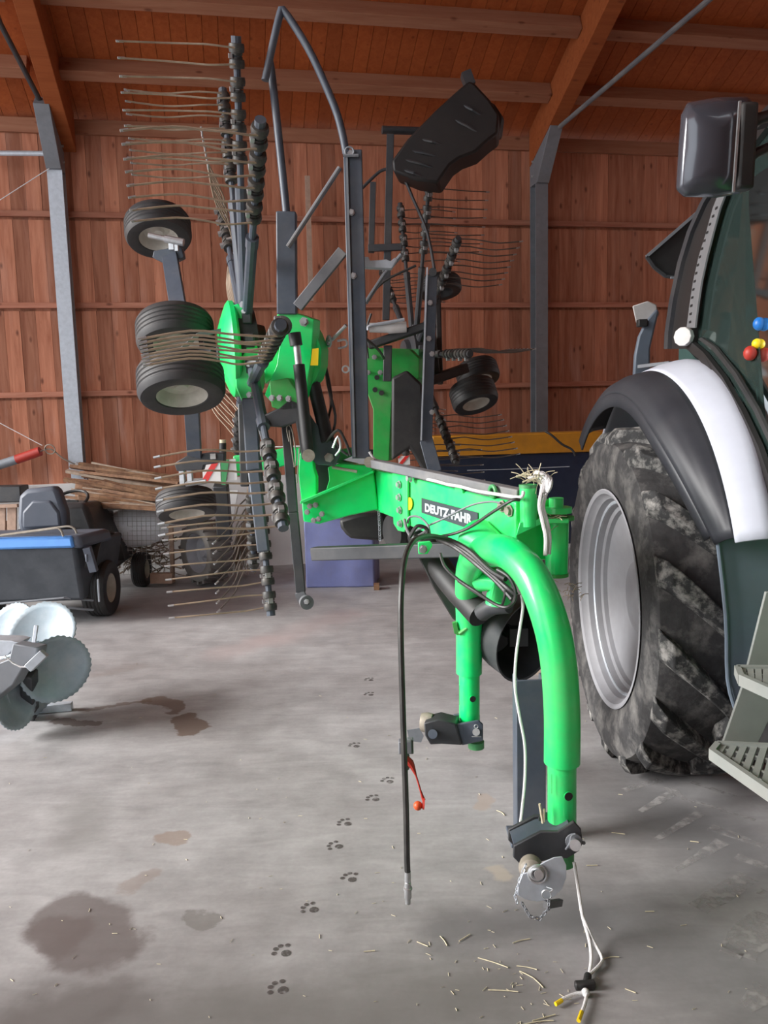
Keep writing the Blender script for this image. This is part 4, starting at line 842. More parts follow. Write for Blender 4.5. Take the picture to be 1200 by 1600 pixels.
g1, g2 = G(934, 1480, .012), G(918, 1525, .012)
ro = thing('pull_cord', G(918, 1530, 0), 'white cord with yellow ends trailing onto the floor below the near plate', 'cord')
def GG(x, y, z=.012): return G(x, y, z)
mb = MB(); mb.tube([P(897, 1347, 2.4), P(903, 1385, 2.37), P(910, 1430, 2.32), GG(921, 1470, .03), GG(924, 1500), GG(920, 1528)], .0058, 8, smooth=6); mb.tube([P(912, 1435, 2.31), GG(926, 1468, .03), GG(940, 1495), GG(938, 1506), GG(922, 1522)], .005, 8, smooth=6); mb.build('cord', 'rope', ro)
mb = MB(); mb.ball(GG(915, 1551), .012); mb.tube([GG(914, 1551), GG(900, 1553), GG(884, 1559), GG(876, 1564)], .0052, 8, smooth=4); mb.tube([GG(917, 1553), GG(914, 1568), GG(909, 1582)], .0052, 8, smooth=4); mb.build('cord_end', 'rope', ro)
mb = MB(); mb.tube([GG(878, 1563), GG(868, 1569)], .006, 8); mb.build('yellow_tip', 'yellow', ro)
mb = MB(); mb.tube([GG(909, 1581), GG(904, 1595)], .006, 8); mb.build('yellow_tip', 'yellow', ro)
mb = MB(); mb.bar(GG(898, 1540, .014), GG(930, 1538, .014), .02, .022); mb.tube([GG(919, 1523, .014), GG(916, 1538, .014)], .012, 8); mb.build('cord_clip', 'black', ro, bevel=.006)

mb = MB(); mb.bar(P(390, 622, 4.15), P(397, 735, 4.12), .075, .05, (0, -1, 0)); mb.bar(P(397, 735, 4.12), P(412, 862, 4.08), .062, .045, (0, -1, 0)); part(mb, 'arm_sleeve', 'grey', bevel=.008)
mb = MB(); mb.bar(P(379, 630, 4.5), P(383, 760, 4.5), .05, .04, (0, -1, 0)); part(mb, 'arm_sleeve', 'char', bevel=.008)
mb = MB(); mb.bar(P(405, 655, 4.0), P(430, 742, 3.95), .035, .03, (0, -1, 0)); part(mb, 'arm_sleeve', 'greyd', bevel=.004)
# ================================================================== THE TRACTOR
TC = V((1.27, 3.60, .775)); TR = .785
trac = thing('tractor', (1.9, 3.3, 0), 'big tractor with muddy rear tyre, silver fender and green-tinted cab at the right edge', 'tractor')
def tp(mb, name, m, parent=None, **k): return mb.build(name, m, parent or trac, **k)
AX = V((-1, 0, 0))
# rear tyre: carcass + lugs
mb = MB(); w2 = .265
mb.lathe([(.475, .235), (.50, .255), (.56, .272), (.66, .272), (.71, .255), (.728, .20), (.734, 0), (.728, -.20), (.71, -.255), (.66, -.272), (.50, -.255), (.475, -.235)], TC, AX, 96)
tire = tp(mb, 'rear_tire', 'mudside')
NL = 16
for k in range(NL*2):
    sg = 1 if k % 2 == 0 else -1; a0_ = 2*math.pi*(k/2)/NL
    L_ = []
    for j in range(9):   # path from the centre out to the shoulder
        u = j/8; x = sg*(-.015+.275*u); ang = a0_ - (.02+.36*u**.9)   # chevron sweep
        r = TR - .012*u*u - (.04 if u > .97 else 0); L_.append((x, ang, r))
    mb = MB(); rings = []
    for (x, ang, r) in L_:
        wv = .042+.018*abs(x)/.27; ri = .72 if abs(x) < .2 else .70
        q = []
        for (da, rr) in ((-wv*1.25/TR, ri), (-wv*.8/TR, r), (wv*.8/TR, r), (wv*1.25/TR, ri)):
            A = ang+da; q.append(mb.bm.verts.new(TC+V((-x, -math.sin(A)*rr, math.cos(A)*rr))))
        rings.append(q)
    for A_, B_ in zip(rings, rings[1:]):
        for i in range(4): mb._f([A_[i], A_[(i+1) % 4], B_[(i+1) % 4], B_[i]])
    mb._f(rings[0][::-1]); mb._f(rings[-1])
    tp(mb, 'tread_lug', 'mudtire', tire, bevel=.006)
mb = MB(); mb.lathe([(.47, .24), (.50, .262), (.494, .266), (.478, .258), (.468, .235), (.455, .225), (.447, .20), (.430, .192), (.424, .168), (.408, .160), (.402, .14), (.385, .132), (.17, .10), (.16, .12), (.12, .13), (.0, .13)], TC, AX, 96)
rim = tp(mb, 'rear_rim', 'rim')
mb = MB(); mb.lathe([(.432, .196), (.440, .202), (.446, .198)], TC, AX, 96); tp(mb, 'rim_bead', 'galv', rim)
for k in range(0):
    a = k*math.pi/4+.2; c_ = TC+V((-.115, .26*math.cos(a), .26*math.sin(a))); m_ = MB(); m_.lathe([(0, 0), (.018, 0), (.018, .02), (0, .02)], c_, AX, 6); tp(m_, 'wheel_nut', 'zinc', rim)
# tread glimpse of the axle behind
mb = MB(); mb.cyl((1.3, 3.6, .78), (2.3, 3.6, .78), .14, 20); tp(mb, 'rear_axle', 'char')
# fender: black flare and silver band
def arc(x0, x1, r0, r1, a_0, a_1, n=40, bulge=0):
    def fn(u, v):
        a = math.radians(a_0+(a_1-a_0)*u); x = x0+(x1-x0)*v; r = r0+(r1-r0)*v + bulge*math.sin(math.pi*v)
        return V((x, TC.y+.04 - math.sin(a)*r, TC.z + math.cos(a)*r))
    return fn
SEC = [(1.05, .930), (1.08, .975), (1.13, 1.003), (1.20, 1.02), (1.27, 1.048), (1.345, 1.066), (1.40, 1.062), (1.43, 1.045)]
def sec(k):
    k = min(max(k, 0), len(SEC)-1.0001); i = int(k); f_ = k-i; a_, b_ = SEC[i], SEC[i+1]; return a_[0]+(b_[0]-a_[0])*f_, a_[1]+(b_[1]-a_[1])*f_
def fen(A_, k):
    x, r = sec(max(k, 0)); t = max(0, (A_-28)/38)
    if k < 0: x += .003; r += .06*k
    if k < 3: x += (1.20-x)*.80*t**1.7
    if k > 3: x = 1.20+(x-1.20)*(1-.42*min(1, max(0, A_/55)))
    a = math.radians(A_); return V((x, TC.y+.04-math.sin(a)*r, TC.z+math.cos(a)*r))
mb = MB(); mb.grid(lambda u, v: fen(-42+108*u, 3*v), 54, 9); tp(mb, 'fender_flare', 'flare', solid=.012)
mb = MB(); mb.grid(lambda u, v: fen(-42+106*u, -v), 54, 2); tp(mb, 'flare_lip', 'flare', solid=.01)
mb = MB(); mb.grid(lambda u, v: fen(-60+127*u, 3+3.6*v), 54, 10); tp(mb, 'fender', 'silverpaint', solid=.014)
mb = MB(); mb.grid(lambda u, v: fen(-60+127*u, 6.5+.5*v)+V((.06*v, 0, 0)), 54, 2); tp(mb, 'fender_seal', 'cabdark', solid=.02)
mb = MB(); mb.grid(lambda u, v: V((1.22+.4*v, TC.y+.04-math.sin(math.radians(-42-60*u))*.98, TC.z+math.cos(math.radians(-42-60*u))*.98)), 16, 2); tp(mb, 'inner_fender', 'flare', solid=.01)
mb = MB(); mb.box((1.60, 3.75, 1.25), (.02, 1.5, .8)); tp(mb, 'wheel_well', 'flare')
for (x_, y_) in ((1117, 771), (1105, 717), (1040, 630)):
    c_ = P(x_, y_, 2.93 if y_ > 700 else 3.2); 
mb = MB(); mb.lathe([(0, 0), (.009, 0), (.009, .006), (0, .006)], P(1117, 771, 2.86), (-.3, -1, .4), 12); tp(mb, 'rivet', 'zinc')
mb = MB(); mb.lathe([(0, 0), (.006, 0), (.006, .006), (0, .006)], P(1104, 716, 2.98), (-.3, -1, .4), 12); tp(mb, 'rivet', 'zinc')
# slate panel hanging below the fender in front of the tyre
mb = MB(); pf = [(1117, 815), (1135, 822), (1205, 826), (1300, 830), (1300, 1130), (1150, 1110), (1136, 1060), (1133, 960)]
mb.prism(px(pf, 2.80), V((.02, .03, 0))); tp(mb, 'front_mudguard', 'panel', bevel=.008)
mb = MB(); mb.tube([P(1118, 818, 2.79), P(1134, 960, 2.79), P(1137, 1060, 2.79), P(1149, 1108, 2.79)], .008, 8, smooth=3); tp(mb, 'panel_bead', 'panel')
# steps
def step(c4, Y0, Y1, holes=True):
    pass
def plate(pts, vec, name, m, **k):
    mb_ = MB(); mb_.prism(pts, V(vec)); return tp(mb_, name, m, **k)
plate(px([(1197, 925), (1260, 925), (1240, 1060), (1168, 1042)], 2.52), (0, .012, 0), 'step_side', 'step', bevel=.002)
plate(px([(1164, 1062), (1222, 1082), (1182, 1166), (1128, 1166)], 2.47), (0, .012, 0), 'step_side', 'step', bevel=.002)
plate(px([(1186, 1080), (1260, 1100), (1260, 1135), (1180, 1130)], 2.56), (0, .012, 0), 'step_side', 'galvd', bevel=.002)
def tread_plate(z, pts, n, name='step_tread'):
    A, B, C_, D = [G(x, y, z) for x, y in pts]    # back-left, back-right, front-right, front-left
    mb_ = MB(); mb_.bar(A, B, .018, .03); mb_.bar(D, C_, .018, .035); mb_.bar(A, D, .018, .03)
    for i in range(n):
        t = (i+.6)/n; mb_.bar(A.lerp(B, t), D.lerp(C_, t), .018, .016)
    for t in (.33, .66): mb_.bar(A.lerp(D, t), B.lerp(C_, t), .010, .012)
    o_ = tp(mb_, name, 'step'); return o_
tread_plate(.82, [(1152, 1047), (1330, 1049), (1330, 1140), (1158, 1062)], 14)
tread_plate(.60, [(1122, 1166), (1330, 1176), (1330, 1330), (1112, 1178)], 13)
mb = MB(); mb.bar(P(1115, 1176, 2.4), P(1260, 1268, 2.2), .014, .03); tp(mb, 'step_edge', 'step')
mb = MB(); mb.box((1.75, 2.7, .55), (.7, .5, .5)); tp(mb, 'fuel_tank', 'black', bevel=.05)
# cab -------------------------------------------------------------------------------
def X3(x, y, X):   # point on the vertical plane x = X
    d = ray(x, y); return CAMP + d*(X/d.x)
def cabx(z): return 1.335 + max(0, z-1.7)*.17
def CP(x, y):      # point on the leaning side-glass plane
    d = ray(x, y); t = 3.5/d.y
    for _ in range(30):
        p = CAMP+d*t; t = cabx(p.z)/d.x
    return CAMP+d*t
def strip(pl_, pr_, off, name, m, th=.02):
    mb_ = MB(); L1 = [CP(*p)+V((off, 0, 0)) for p in pl_]; R1 = [CP(*p)+V((off, 0, 0)) for p in pr_]
    mb_.prism(L1+R1[::-1], V((th, 0.0, 0))); return tp(mb_, name, m)
strip([(1047, 545), (1048, 520), (1055, 470), (1068, 410), (1083, 362), (1103, 318), (1140, 255), (1175, 205)], [(1053, 545), (1054, 520), (1061, 470), (1074, 410), (1089, 362), (1109, 318), (1146, 258), (1181, 208)], -.03, 'rear_pillar_trim', 'char', .03)
strip([(1052, 545), (1054, 520), (1060, 470), (1073, 410), (1088, 362), (1108, 318), (1146, 255), (1182, 205)], [(1082, 545), (1084, 510), (1090, 450), (1104, 395), (1122, 335), (1135, 300), (1170, 240), (1200, 200)], -.01, 'rear_pillar', 'cabdark', .05)
ps = strip([(1079, 512), (1083, 480), (1089, 440), (1098, 400), (1109, 365), (1120, 325), (1130, 300)], [(1092, 512), (1096, 480), (1102, 440), (1111, 400), (1120, 365), (1131, 325), (1141, 300)], -.018, 'perforated_strip', 'cabgrey', .008)
for i in range(15):
    t = i/14; yy = 503-178*t; xx = 1085+ (12+34*t**1.15)*t*.9
    m_ = MB(); c_ = CP(xx, yy)+V((-.0195, 0, 0)); m_.box(c_, (.002, .022, .010)); tp(m_, 'strip_hole', 'black', ps)
# door glass
gl = [(1083, 540), (1087, 500), (1096, 440), (1112, 380), (1132, 315), (1160, 250), (1205, 180), (1330, 120), (1420, 900), (1260, 880), (1208, 762), (1186, 700), (1158, 640), (1128, 590), (1100, 556)]
mb = MB(); mb.prism([CP(*p)+V((.015, 0, 0)) for p in gl], V((.006, 0, 0))); tp(mb, 'door_glass', 'glass', smooth=False)
strip([(1076, 545), (1095, 560), (1123, 595), (1153, 645), (1180, 700), (1202, 762), (1250, 880)], [(1082, 532), (1103, 550), (1133, 588), (1163, 640), (1190, 697), (1212, 760), (1264, 880)], -.012, 'door_edge', 'cabdark', .02)
strip([(1092, 530), (1113, 545), (1145, 585), (1178, 640), (1206, 700), (1230, 766)], [(1097, 527), (1119, 542), (1151, 582), (1184, 638), (1212, 698), (1236, 764)], -.004, 'door_seal', 'black', .012)
mb = MB(); q = [CP(*p) for p in ((1104, 322), (1150, 246), (1190, 196), (1260, 130))]; mb.tube([v+V((.03, 0, .03)) for v in q], .04, 10, smooth=3); tp(mb, 'roof_rail', 'cabdark')
mb = MB(); mb.box((2.65, 3.1, 2.85), (1.1, 1.7, .16)); tp(mb, 'cab_roof', 'silverpaint', bevel=.05)
# back of cab: rear glass frame and inner dark body
mb = MB(); mb.prism([V((a_, 4.12, b_)) for a_, b_ in ((1.5, 1.0), (1.5, 1.75), (1.62, 2.2), (1.72, 2.62), (1.98, 3.02), (3.1, 3.02), (3.1, 1.0))], (0, .05, 0)); tp(mb, 'cab_rear_panel', 'cabdark')
mb = MB(); mb.box((2.25, 3.55, 1.30), (1.5, 1.3, .2)); tp(mb, 'cab_floor', 'cabgreen')
mb = MB(); mb.box((3.05, 3.3, 2.0), (.05, 2.0, 1.8)); tp(mb, 'cab_far_side', 'cabdark')
mb = MB(); mb.prism([V((1.50, y_, z_)) for y_, z_ in ((4.1, 1.72), (4.1, 2.3), (3.95, 2.5), (3.75, 2.35), (3.7, 2.0), (3.3, 1.9), (3.1, 1.75), (3.1, 1.4), (4.1, 1.4))], V((.04, 0, 0))); tp(mb, 'inner_trim', 'cabgreen', bevel=.02)
mb = MB(); mb.box((2.15, 3.75, 1.72), (.55, .55, .14)); mb.box((2.15, 4.02, 2.1), (.5, .14, .75)); tp(mb, 'driver_seat', 'cabgreen', bevel=.05)
mb = MB(); mb.box((1.78, 3.45, 1.80), (.16, .55, .12)); tp(mb, 'side_console', 'char', bevel=.03)
for (x_, y_, r_, mm, nm) in ((1183, 537, 8, 'yellow', 'round_knob'), (1186, 506, 9, 'blueknob', 'lever_knob'), (1172, 552, 10, 'red', 'red_handle')):
    mb = MB(); mb.ball(P(x_, y_, 3.02), r_*3.02/FPX, 14, (1, 1, 1.15 if mm != 'yellow' else 1)); tp(mb, nm, mm)
mb = MB(); mb.tube([P(1183, 545, 3.03), P(1188, 580, 3.15)], .008, 6); mb.tube([P(1186, 512, 3.03), P(1192, 580, 3.15)], .008, 6); tp(mb, 'control_levers', 'cabdark')
mb = MB(); mb.tube([P(1190, 360, 3.6), P(1180, 420, 3.6), P(1176, 470, 3.6)], .03, 10, smooth=3); mb.tube([P(1150, 400, 3.9), P(1160, 500, 3.9)], .025, 8); tp(mb, 'hanging_coat', 'cabgreen')
mb = MB(); mb.lathe([(0, 0), (.042, 0), (.042, .03), (0, .035)], CP(1082, 526)+V((-.03, 0, 0)), (-.75, -.65, 0), 10); tp(mb, 'hinge_cap', 'ltwhite', bevel=.003)
mb = MB(); mb.bar(P(1082, 540, 3.9), P(1098, 556, 3.8), .04, .05); tp(mb, 'hinge', 'black', bevel=.008)
# opened rear side window
ow = [(1010, 401), (1104, 319), (1098, 332), (1070, 420), (1063, 434), (1040, 432), (1022, 418)]
mb = MB(); mb.prism(px(ow, 4.15), V((.02, .012, 0))); wn_ = tp(mb, 'rear_window', 'cabdark', smooth=False)
for a_, b_ in zip([ow[0], ow[1], ow[4], ow[5], ow[6]], [ow[1], ow[4], ow[5], ow[6], ow[0]]):
    m_ = MB(); m_.bar(P(*a_, 4.14), P(*b_, 4.14), .014, .014); tp(m_, 'window_edge', 'char' if a_[1] > 405 else 'galvd', wn_)
mb = MB(); mb.cyl(P(1082, 356, 4.1), P(1082, 356, 4.2), .02, 12); tp(mb, 'window_latch', 'char')
mb = MB(); mb.bar(P(1048, 434, 4.1), P(1062, 434, 4.1), .012, .01); tp(mb, 'window_stay', 'galvd')
# mirror
mb = MB()
mc = [(1074, 160), (1120, 152), (1168, 151), (1178, 160), (1176, 190), (1170, 270), (1160, 302), (1120, 309), (1068, 308), (1056, 296), (1060, 230), (1064, 180)]
cx_, cy_ = 1117, 231; Ym = 2.45; rings = []
for dY, k in ((.075, .55), (.07, .93), (.055, .985), (.0, 1.0), (-.012, .97), (-.03, .86), (-.05, .55), (-.062, .22)):
    # the shell's bulge is a roof shape: its ridge runs upright
    pts = []
    for (x, y) in mc: pts.append(P(cx_+(x-cx_)*k + (4*(1-k) if dY < 0 else 0), cy_+(y-cy_)*(k if dY > 0 else (1-(1-k)*.72)), Ym+dY))
    rings.append([mb.bm.verts.new(p) for p in pts])
n = len(mc)
for a, b in zip(rings, rings[1:]):
    for i in range(n): mb._f([a[i], a[(i+1) % n], b[(i+1) % n], b[i]])
mb._f(rings[0]); mb._f(rings[-1])
mir = tp(mb, 'wing_mirror', 'mirror', bevel=.006, angle=50)
mb = MB(); mb.bar(P(1156, 158, 2.385), P(1146, 300, 2.385), .008, .006); tp(mb, 'chrome_strip', 'zinc', mir)
mb = MB(); mb.bar(P(1168, 162, 2.42), P(1160, 298, 2.42), .05, .05, (0, -1, 0)); tp(mb, 'hinge_housing', 'black', mir, bevel=.01)
mb = MB(); mb.tube([P(1166, 215, 2.42), P(1176, 192, 2.42), P(1195, 183, 2.45), P(1240, 175, 2.55), P(1330, 190, 2.7)], .017, 12, smooth=4); mb.tube([P(1166, 262, 2.42), P(1180, 240, 2.44), P(1240, 215, 2.5)], .014, 10, smooth=4); tp(mb, 'mirror_arm', 'cabdark', mir)
# work lamp on its stalk behind the fender
mb = MB(); mb.prism(px([(988, 478), (1012, 470), (1026, 476), (1027, 484), (1010, 502), (994, 505)], 4.55), V((.03, .08, 0))); tp(mb, 'work_lamp', 'ltwhite', bevel=.006)
mb = MB(); 
sl_ = [(990, 592), (992, 555), (998, 525), (1010, 500), (1026, 482), (1030, 486), (1024, 510), (1016, 545), (1016, 592)]
mb.prism(px(sl_, 4.5), V((.02, .09, 0))); tp(mb, 'lamp_stalk', 'panel', bevel=.012)
mb = MB(); mb.box(P(1003, 505, 4.5), (.05, .05, .04)); tp(mb, 'lamp_bracket', 'black', bevel=.005)
mb = MB(); mb.bar(P(998, 573, 4.45), P(1048, 567, 4.3), .03, .02); tp(mb, 'stay_bar', 'galvd', bevel=.003)
mb = MB(); mb.bar(P(985, 600, 4.35), P(1060, 585, 4.1), .16, .03); tp(mb, 'rear_fender_top', 'flare', bevel=.01)
# rest of the body out of frame, enough to shade and mirror correctly
mb = MB(); mb.box((2.25, 2.0, 1.1), (.9, 1.9, .9)); tp(mb, 'engine_hood', 'green2', bevel=.08)
mb = MB(); mb.lathe([(.35, .2), (.42, .22), (.60, .22), (.66, .15), (.66, -.15), (.60, -.22), (.42, -.22), (.35, -.2)], (2.35, .95, .66), AX, 40); mb.lathe([(0, .05), (.36, .05), (.36, -.05), (0, -.05)], (2.35, .95, .66), AX, 32); tp(mb, 'front_wheel', 'mudtire')
mb = MB(); mb.lathe([(.475, .235), (.56, .272), (.66, .272), (.74, .2), (.74, -.2), (.66, -.272), (.475, -.235)], (3.05, 3.6, .775), AX, 40); tp(mb, 'rear_tire', 'sidetire')
# ================================================================== THINGS ROUND THE RAKE
def one(mb, name, m, base, label, cat, group=None, **k):
    o = mb.build(name, m, None, **k); rebase(o, base); return tag(o, label, cat, group)
# ochre and navy implement in front of the right part of the wall ----------------
Ym_ = 7.95
im = thing('implement', G(860, 905), 'long implement with ochre top and navy body behind the green beam', 'machine')
za = P(700, 681, Ym_).z; zb = P(700, 713, Ym_).z
XL = P(676, 700, Ym_).x; XR = 4.2
mb = MB(); mb.hexa([V((XL, Ym_, zb)), V((XR, Ym_+.35, zb)), V((XR, Ym_+.75, zb)), V((XL, Ym_+.4, zb)), V((XL, Ym_+.02, za)), V((XR, Ym_+.37, za)), V((XR, Ym_+.75, za)), V((XL, Ym_+.4, za))]); mb.build('top_beam', 'oxide', im, bevel=.012)
mb = MB(); mb.hexa([V((XL+.02, Ym_+.05, .25)), V((XR, Ym_+.4, .25)), V((XR, Ym_+.75, .25)), V((XL+.02, Ym_+.4, .25)), V((XL+.02, Ym_+.03, zb)), V((XR, Ym_+.38, zb)), V((XR, Ym_+.75, zb)), V((XL+.02, Ym_+.4, zb))]); mb.build('body', 'navy', im, bevel=.01)
mb = MB(); mb.box((XL+.3, Ym_+.25, .13), (.3, .3, .26)); mb.build('skid_foot', 'navy', im, bevel=.01)
mb = MB(); mb.box((XR-.4, Ym_+.5, .13), (.3, .3, .26)); mb.build('skid_foot', 'navy', im, bevel=.01)
mb = MB(); mb.tube([P(852, 674, 7.98), P(862, 680, 7.93), P(878, 694, 7.93), P(893, 702, 7.93), P(899, 712, 7.93)], .012, 8, smooth=4); mb.build('black_cable', 'black', im)
mb = MB(); mb.tube([P(730, 735, 7.93), P(800, 733, 7.93), P(890, 729, 7.94)], .004, 6); mb.build('taut_wire', 'galv', im)
# blue block ------------------------------------------------------------------------
bm_ = MB()
def bl(u, v, w):
    A, B = G(479, 919), G(585, 917); p = A.lerp(B, u)+V((.12, .99, 0))*(.42*v); h = .64*(1+.03*math.sin(5*u)); q = p+V((0, 0, w*h))
    return q + V((0, -.03*math.sin(math.pi*w)*math.sin(math.pi*u), 0)) + V((.012*noise.noise(p*7), .02*noise.noise(q*5), 0))
nU, nW = 16, 16
for f_ in (lambda i, j: bl(i, 0, j), lambda i, j: bl(i, 1, j), lambda i, j: bl(0, i, j), lambda i, j: bl(1, i, j), lambda i, j: bl(i, j, 1), lambda i, j: bl(i, j, 0)): bm_.grid(f_, 12, 12)
bmesh.ops.remove_doubles(bm_.bm, verts=bm_.bm.verts[:], dist=.002)
one(bm_, 'blue_bale', 'tarp', G(530, 917), 'faded blue sheeted block on the floor under the cross arm', 'block', bevel=.012)
mb = MB(); mb.box(G(585, 918, .02)+V((.02, .02, 0)), (.05, .1, .06)); one(mb, 'wood_scrap', 'stick', G(585, 918), 'small brown wooden scrap at the corner of the blue block', 'wood')
# ride-on mower ------------------------------------------------------------------------
mw = thing('lawn_tractor', (-3.0, 6.6, 0), 'ride-on mower with charcoal grass bag and light blue top edge', 'lawn mower')
def mp_(mb, name, m, parent=None, **k): return mb.build(name, m, parent or mw, **k)
Yb = 6.2
A0, A1 = P(-70, 860, Yb), P(116, 842, Yb); zt = A1.z; X0, X1 = -3.6, A1.x; z0 = .20
mb = MB(); mb.hexa([V((X0, Yb+.10, z0)), V((X1-.0, Yb+.10, z0)), V((X1+.05, Yb+.75, z0)), V((X0, Yb+.75, z0)), V((X0, Yb, zt-.05)), V((X1, Yb, zt-.05)), V((X1+.16, Yb+.7, zt-.05)), V((X0, Yb+.7, zt-.05))]); mp_(mb, 'grass_bag', 'bag', bevel=.03)
mb = MB(); mb.hexa([V((X0, Yb-.02, zt-.07)), V((X1, Yb-.02, zt-.07)), V((X1, Yb+.10, zt-.07)), V((X0, Yb+.1, zt-.07)), V((X0, Yb, zt+.02)), V((X1-.02, Yb, zt+.02)), V((X1-.02, Yb+.1, zt+.02)), V((X0, Yb+.1, zt+.02))]); mp_(mb, 'bag_top_edge', 'mowerblue', bevel=.02)
mb = MB(); mb.hexa([V((X0, Yb+.08, zt-.08)), V((X1+.05, Yb+.0, zt-.08)), V((X1+.17, Yb+.42, zt-.08)), V((X0, Yb+.45, zt-.08)), V((X0, Yb+.08, zt+.04)), V((X1+.03, Yb+.02, zt+.02)), V((X1+.14, Yb+.42, zt+.02)), V((X0, Yb+.45, zt+.03))]); mp_(mb, 'bag_lid', 'seat', bevel=.03)
for dx, y0_ in ((0, 0), (.12, .15)):
    mb = MB(); mb.tube([P(-60, 845, Yb+y0_), P(70+dx*80, 828-dx*20, Yb+y0_), P(92+dx*170, 826-dx*20, Yb+y0_), P(99+dx*180, 838-dx*15, Yb+y0_)], .009, 8, smooth=4); mp_(mb, 'hoop_handle', 'pin')
for y_ in (940, 955):
    mb = MB(); mb.tube([P(-20, y_+5, Yb+.08), P(100, y_-6, Yb+.08), P(146, y_-2, Yb+.2)], .01, 8); mp_(mb, 'lower_tube', 'galvd')
mb = MB(); mb.prism(px([(28, 775), (40, 765), (84, 760), (90, 768), (101, 800), (103, 828), (30, 832), (26, 815)], 6.6), V((0, .14, 0))); mp_(mb, 'seat_back', 'seat', bevel=.035)
mb = MB(); mb.prism(px([(34, 800), (50, 782), (78, 782), (92, 800), (95, 824), (34, 826)], 6.58), V((0, .05, 0))); mp_(mb, 'seat_pad', 'seat', bevel=.02)
mb = MB(); mb.box(P(66, 834, 6.85), (.42, .45, .10)); mp_(mb, 'seat_base', 'black', bevel=.03)
mb = MB(); mb.torus(P(108, 783, 7.25), (-.1, -.45, .85), .17, .014, 28, 8); mb.tube([P(108, 783, 7.25), P(105, 815, 7.45)], .02, 8); mb.bar(P(94, 783, 7.25), P(122, 783, 7.25), .02, .02); mp_(mb, 'steering_wheel', 'black')
mb = MB(); mb.hexa([V((-3.35, 6.95, .28)), V((-2.42, 6.95, .28)), V((-2.5, 8.0, .28)), V((-3.3, 8.0, .28)), V((-3.2, 7.0, .92)), V((-2.62, 7.0, .92)), V((-2.72, 7.85, .86)), V((-3.2, 7.85, .86))]); mp_(mb, 'hood', 'char', bevel=.05)
mb = MB(); mb.grid(lambda u, v: V((-2.66+.34*v, 6.66-.36*math.cos(math.radians(20+150*u)), .34+.36*math.sin(math.radians(20+150*u)))), 16, 3); mp_(mb, 'wheel_fender', 'black', solid=.02)
wheel(V((-2.40, 6.62, .235)), V((-1, .0, 0))*-1, .235, .2, 'black', 'creamrim', mw, True, .5, 'mower_wheel')
wheel(V((-3.4, 6.68, .235)), V((-1, .0, 0)), .235, .2, 'black', 'creamrim', mw, True, .5, 'mower_wheel')
wheel(V((-2.40, 7.75, .17)), V((1, 0, 0)), .17, .13, 'black', 'creamrim', mw, True, .5, 'mower_wheel')
mb = MB(); mb.bar(P(136, 855, 6.25), P(147, 893, 6.28), .06, .05, (0, -1, 0)); mb.tube([P(135, 866, 6.2), P(136, 878, 6.2)], .012, 8); mp_(mb, 'bag_latch', 'seat', bevel=.01)
mb = MB(); mb.tube([P(153, 905, 6.3), P(155, 940, 6.35)], .008, 6); mp_(mb, 'tilt_rod', 'galv')
# wooden crate and orange thing behind the mower
cr = thing('wooden_crate', V((-4.05, 7.9, 0)), 'pale wooden slatted crate behind the mower seat', 'crate')
for i, (xa, xb) in enumerate(((-20, 8), (11, 25))):
    mb = MB(); mb.prism(px([(xa, 792), (xb, 791), (xb, 835), (xa, 838)], 7.55), V((0, .025, 0))); mb.build('slat', 'paleboard', cr, bevel=.003)
mb = MB(); mb.bar(P(-25, 792, 7.53), P(28, 790, 7.53), .04, .03); mb.build('top_rail', 'paleboard', cr)
mb = MB(); mb.box((-4.0, 7.62, .35), (.8, .03, .7)); mb.build('front_board', 'paleboard', cr)
mb = MB(); mb.prism(px([(-20, 838), (18, 836), (22, 842), (18, 848), (-20, 850)], 6.9), V((0, .1, 0))); one(mb, 'orange_box', 'orange', P(0, 848, 6.9), 'small orange plastic case at the left edge above the blue bag edge', 'case', bevel=.01)
mb = MB(); mb.box(P(-20, 772, 7.9), (.75, .2, .16)); one(mb, 'dark_crate', 'char', P(-20, 780, 7.9), 'dark box on the ledge left of the mower seat', 'box', bevel=.01)
# galvanised disc implement at left front ------------------------------------------------
dh = thing('disc_implement', G(40, 1130), 'galvanised implement with round notched discs at the left edge', 'implement')
def disc(c, ax, R, name='notched_disc', cup=.05, m='disc'):
    c, ax = V(c), V(ax).normalized(); u = ax.orthogonal().normalized(); w = ax.cross(u); mb_ = MB(); nr, na = 7, 72
    cv = mb_.bm.verts.new(c-ax*cup); prev = None
    for i in range(1, nr+1):
        r = R*i/nr; rr = r*(1 + (.018*(1 if (k_ % 2) else -1) if False else 0)) if False else r
        ring = []
        for k in range(na):
            q = r if i < nr else R*(1+(.018 if k % 2 else -.018)+.02*noise.noise(V((k*.3, R*9, 1))))
            ring.append(mb_.bm.verts.new(c-ax*cup*(1-(r/R)**2)+q*(math.cos(2*math.pi*k/na)*u+math.sin(2*math.pi*k/na)*w)))
        for k in range(na):
            if prev is None: mb_._f([cv, ring[k], ring[(k+1) % na]])
            else: mb_._f([prev[k], ring[k], ring[(k+1) % na], prev[(k+1) % na]])
        prev = ring
    return mb_.build(name, m, dh, solid=.006)
disc(P(64, 990, 4.35), V((-.05, -.78, .62)), .195)
disc(P(14, 985, 4.5), V((-.35, -.75, .55)), .17)
disc(P(88, 1046, 4.15), V((.62, -.78, -.10)), .185, cup=.06)
disc(P(52, 1060, 4.25), V((.95, -.3, .05)), .20)
disc(P(24, 1095, 4.05), V((.93, -.25, .2)), .15)
mb = MB(); mb.prism(px([(-30, 1048), (14, 1030), (20, 1006), (58, 1012), (56, 1024), (36, 1042), (20, 1070), (-30, 1110)], 3.95), V((.03, .06, 0))); mb.build('galvanised_housing', 'galvd', dh, bevel=.005)
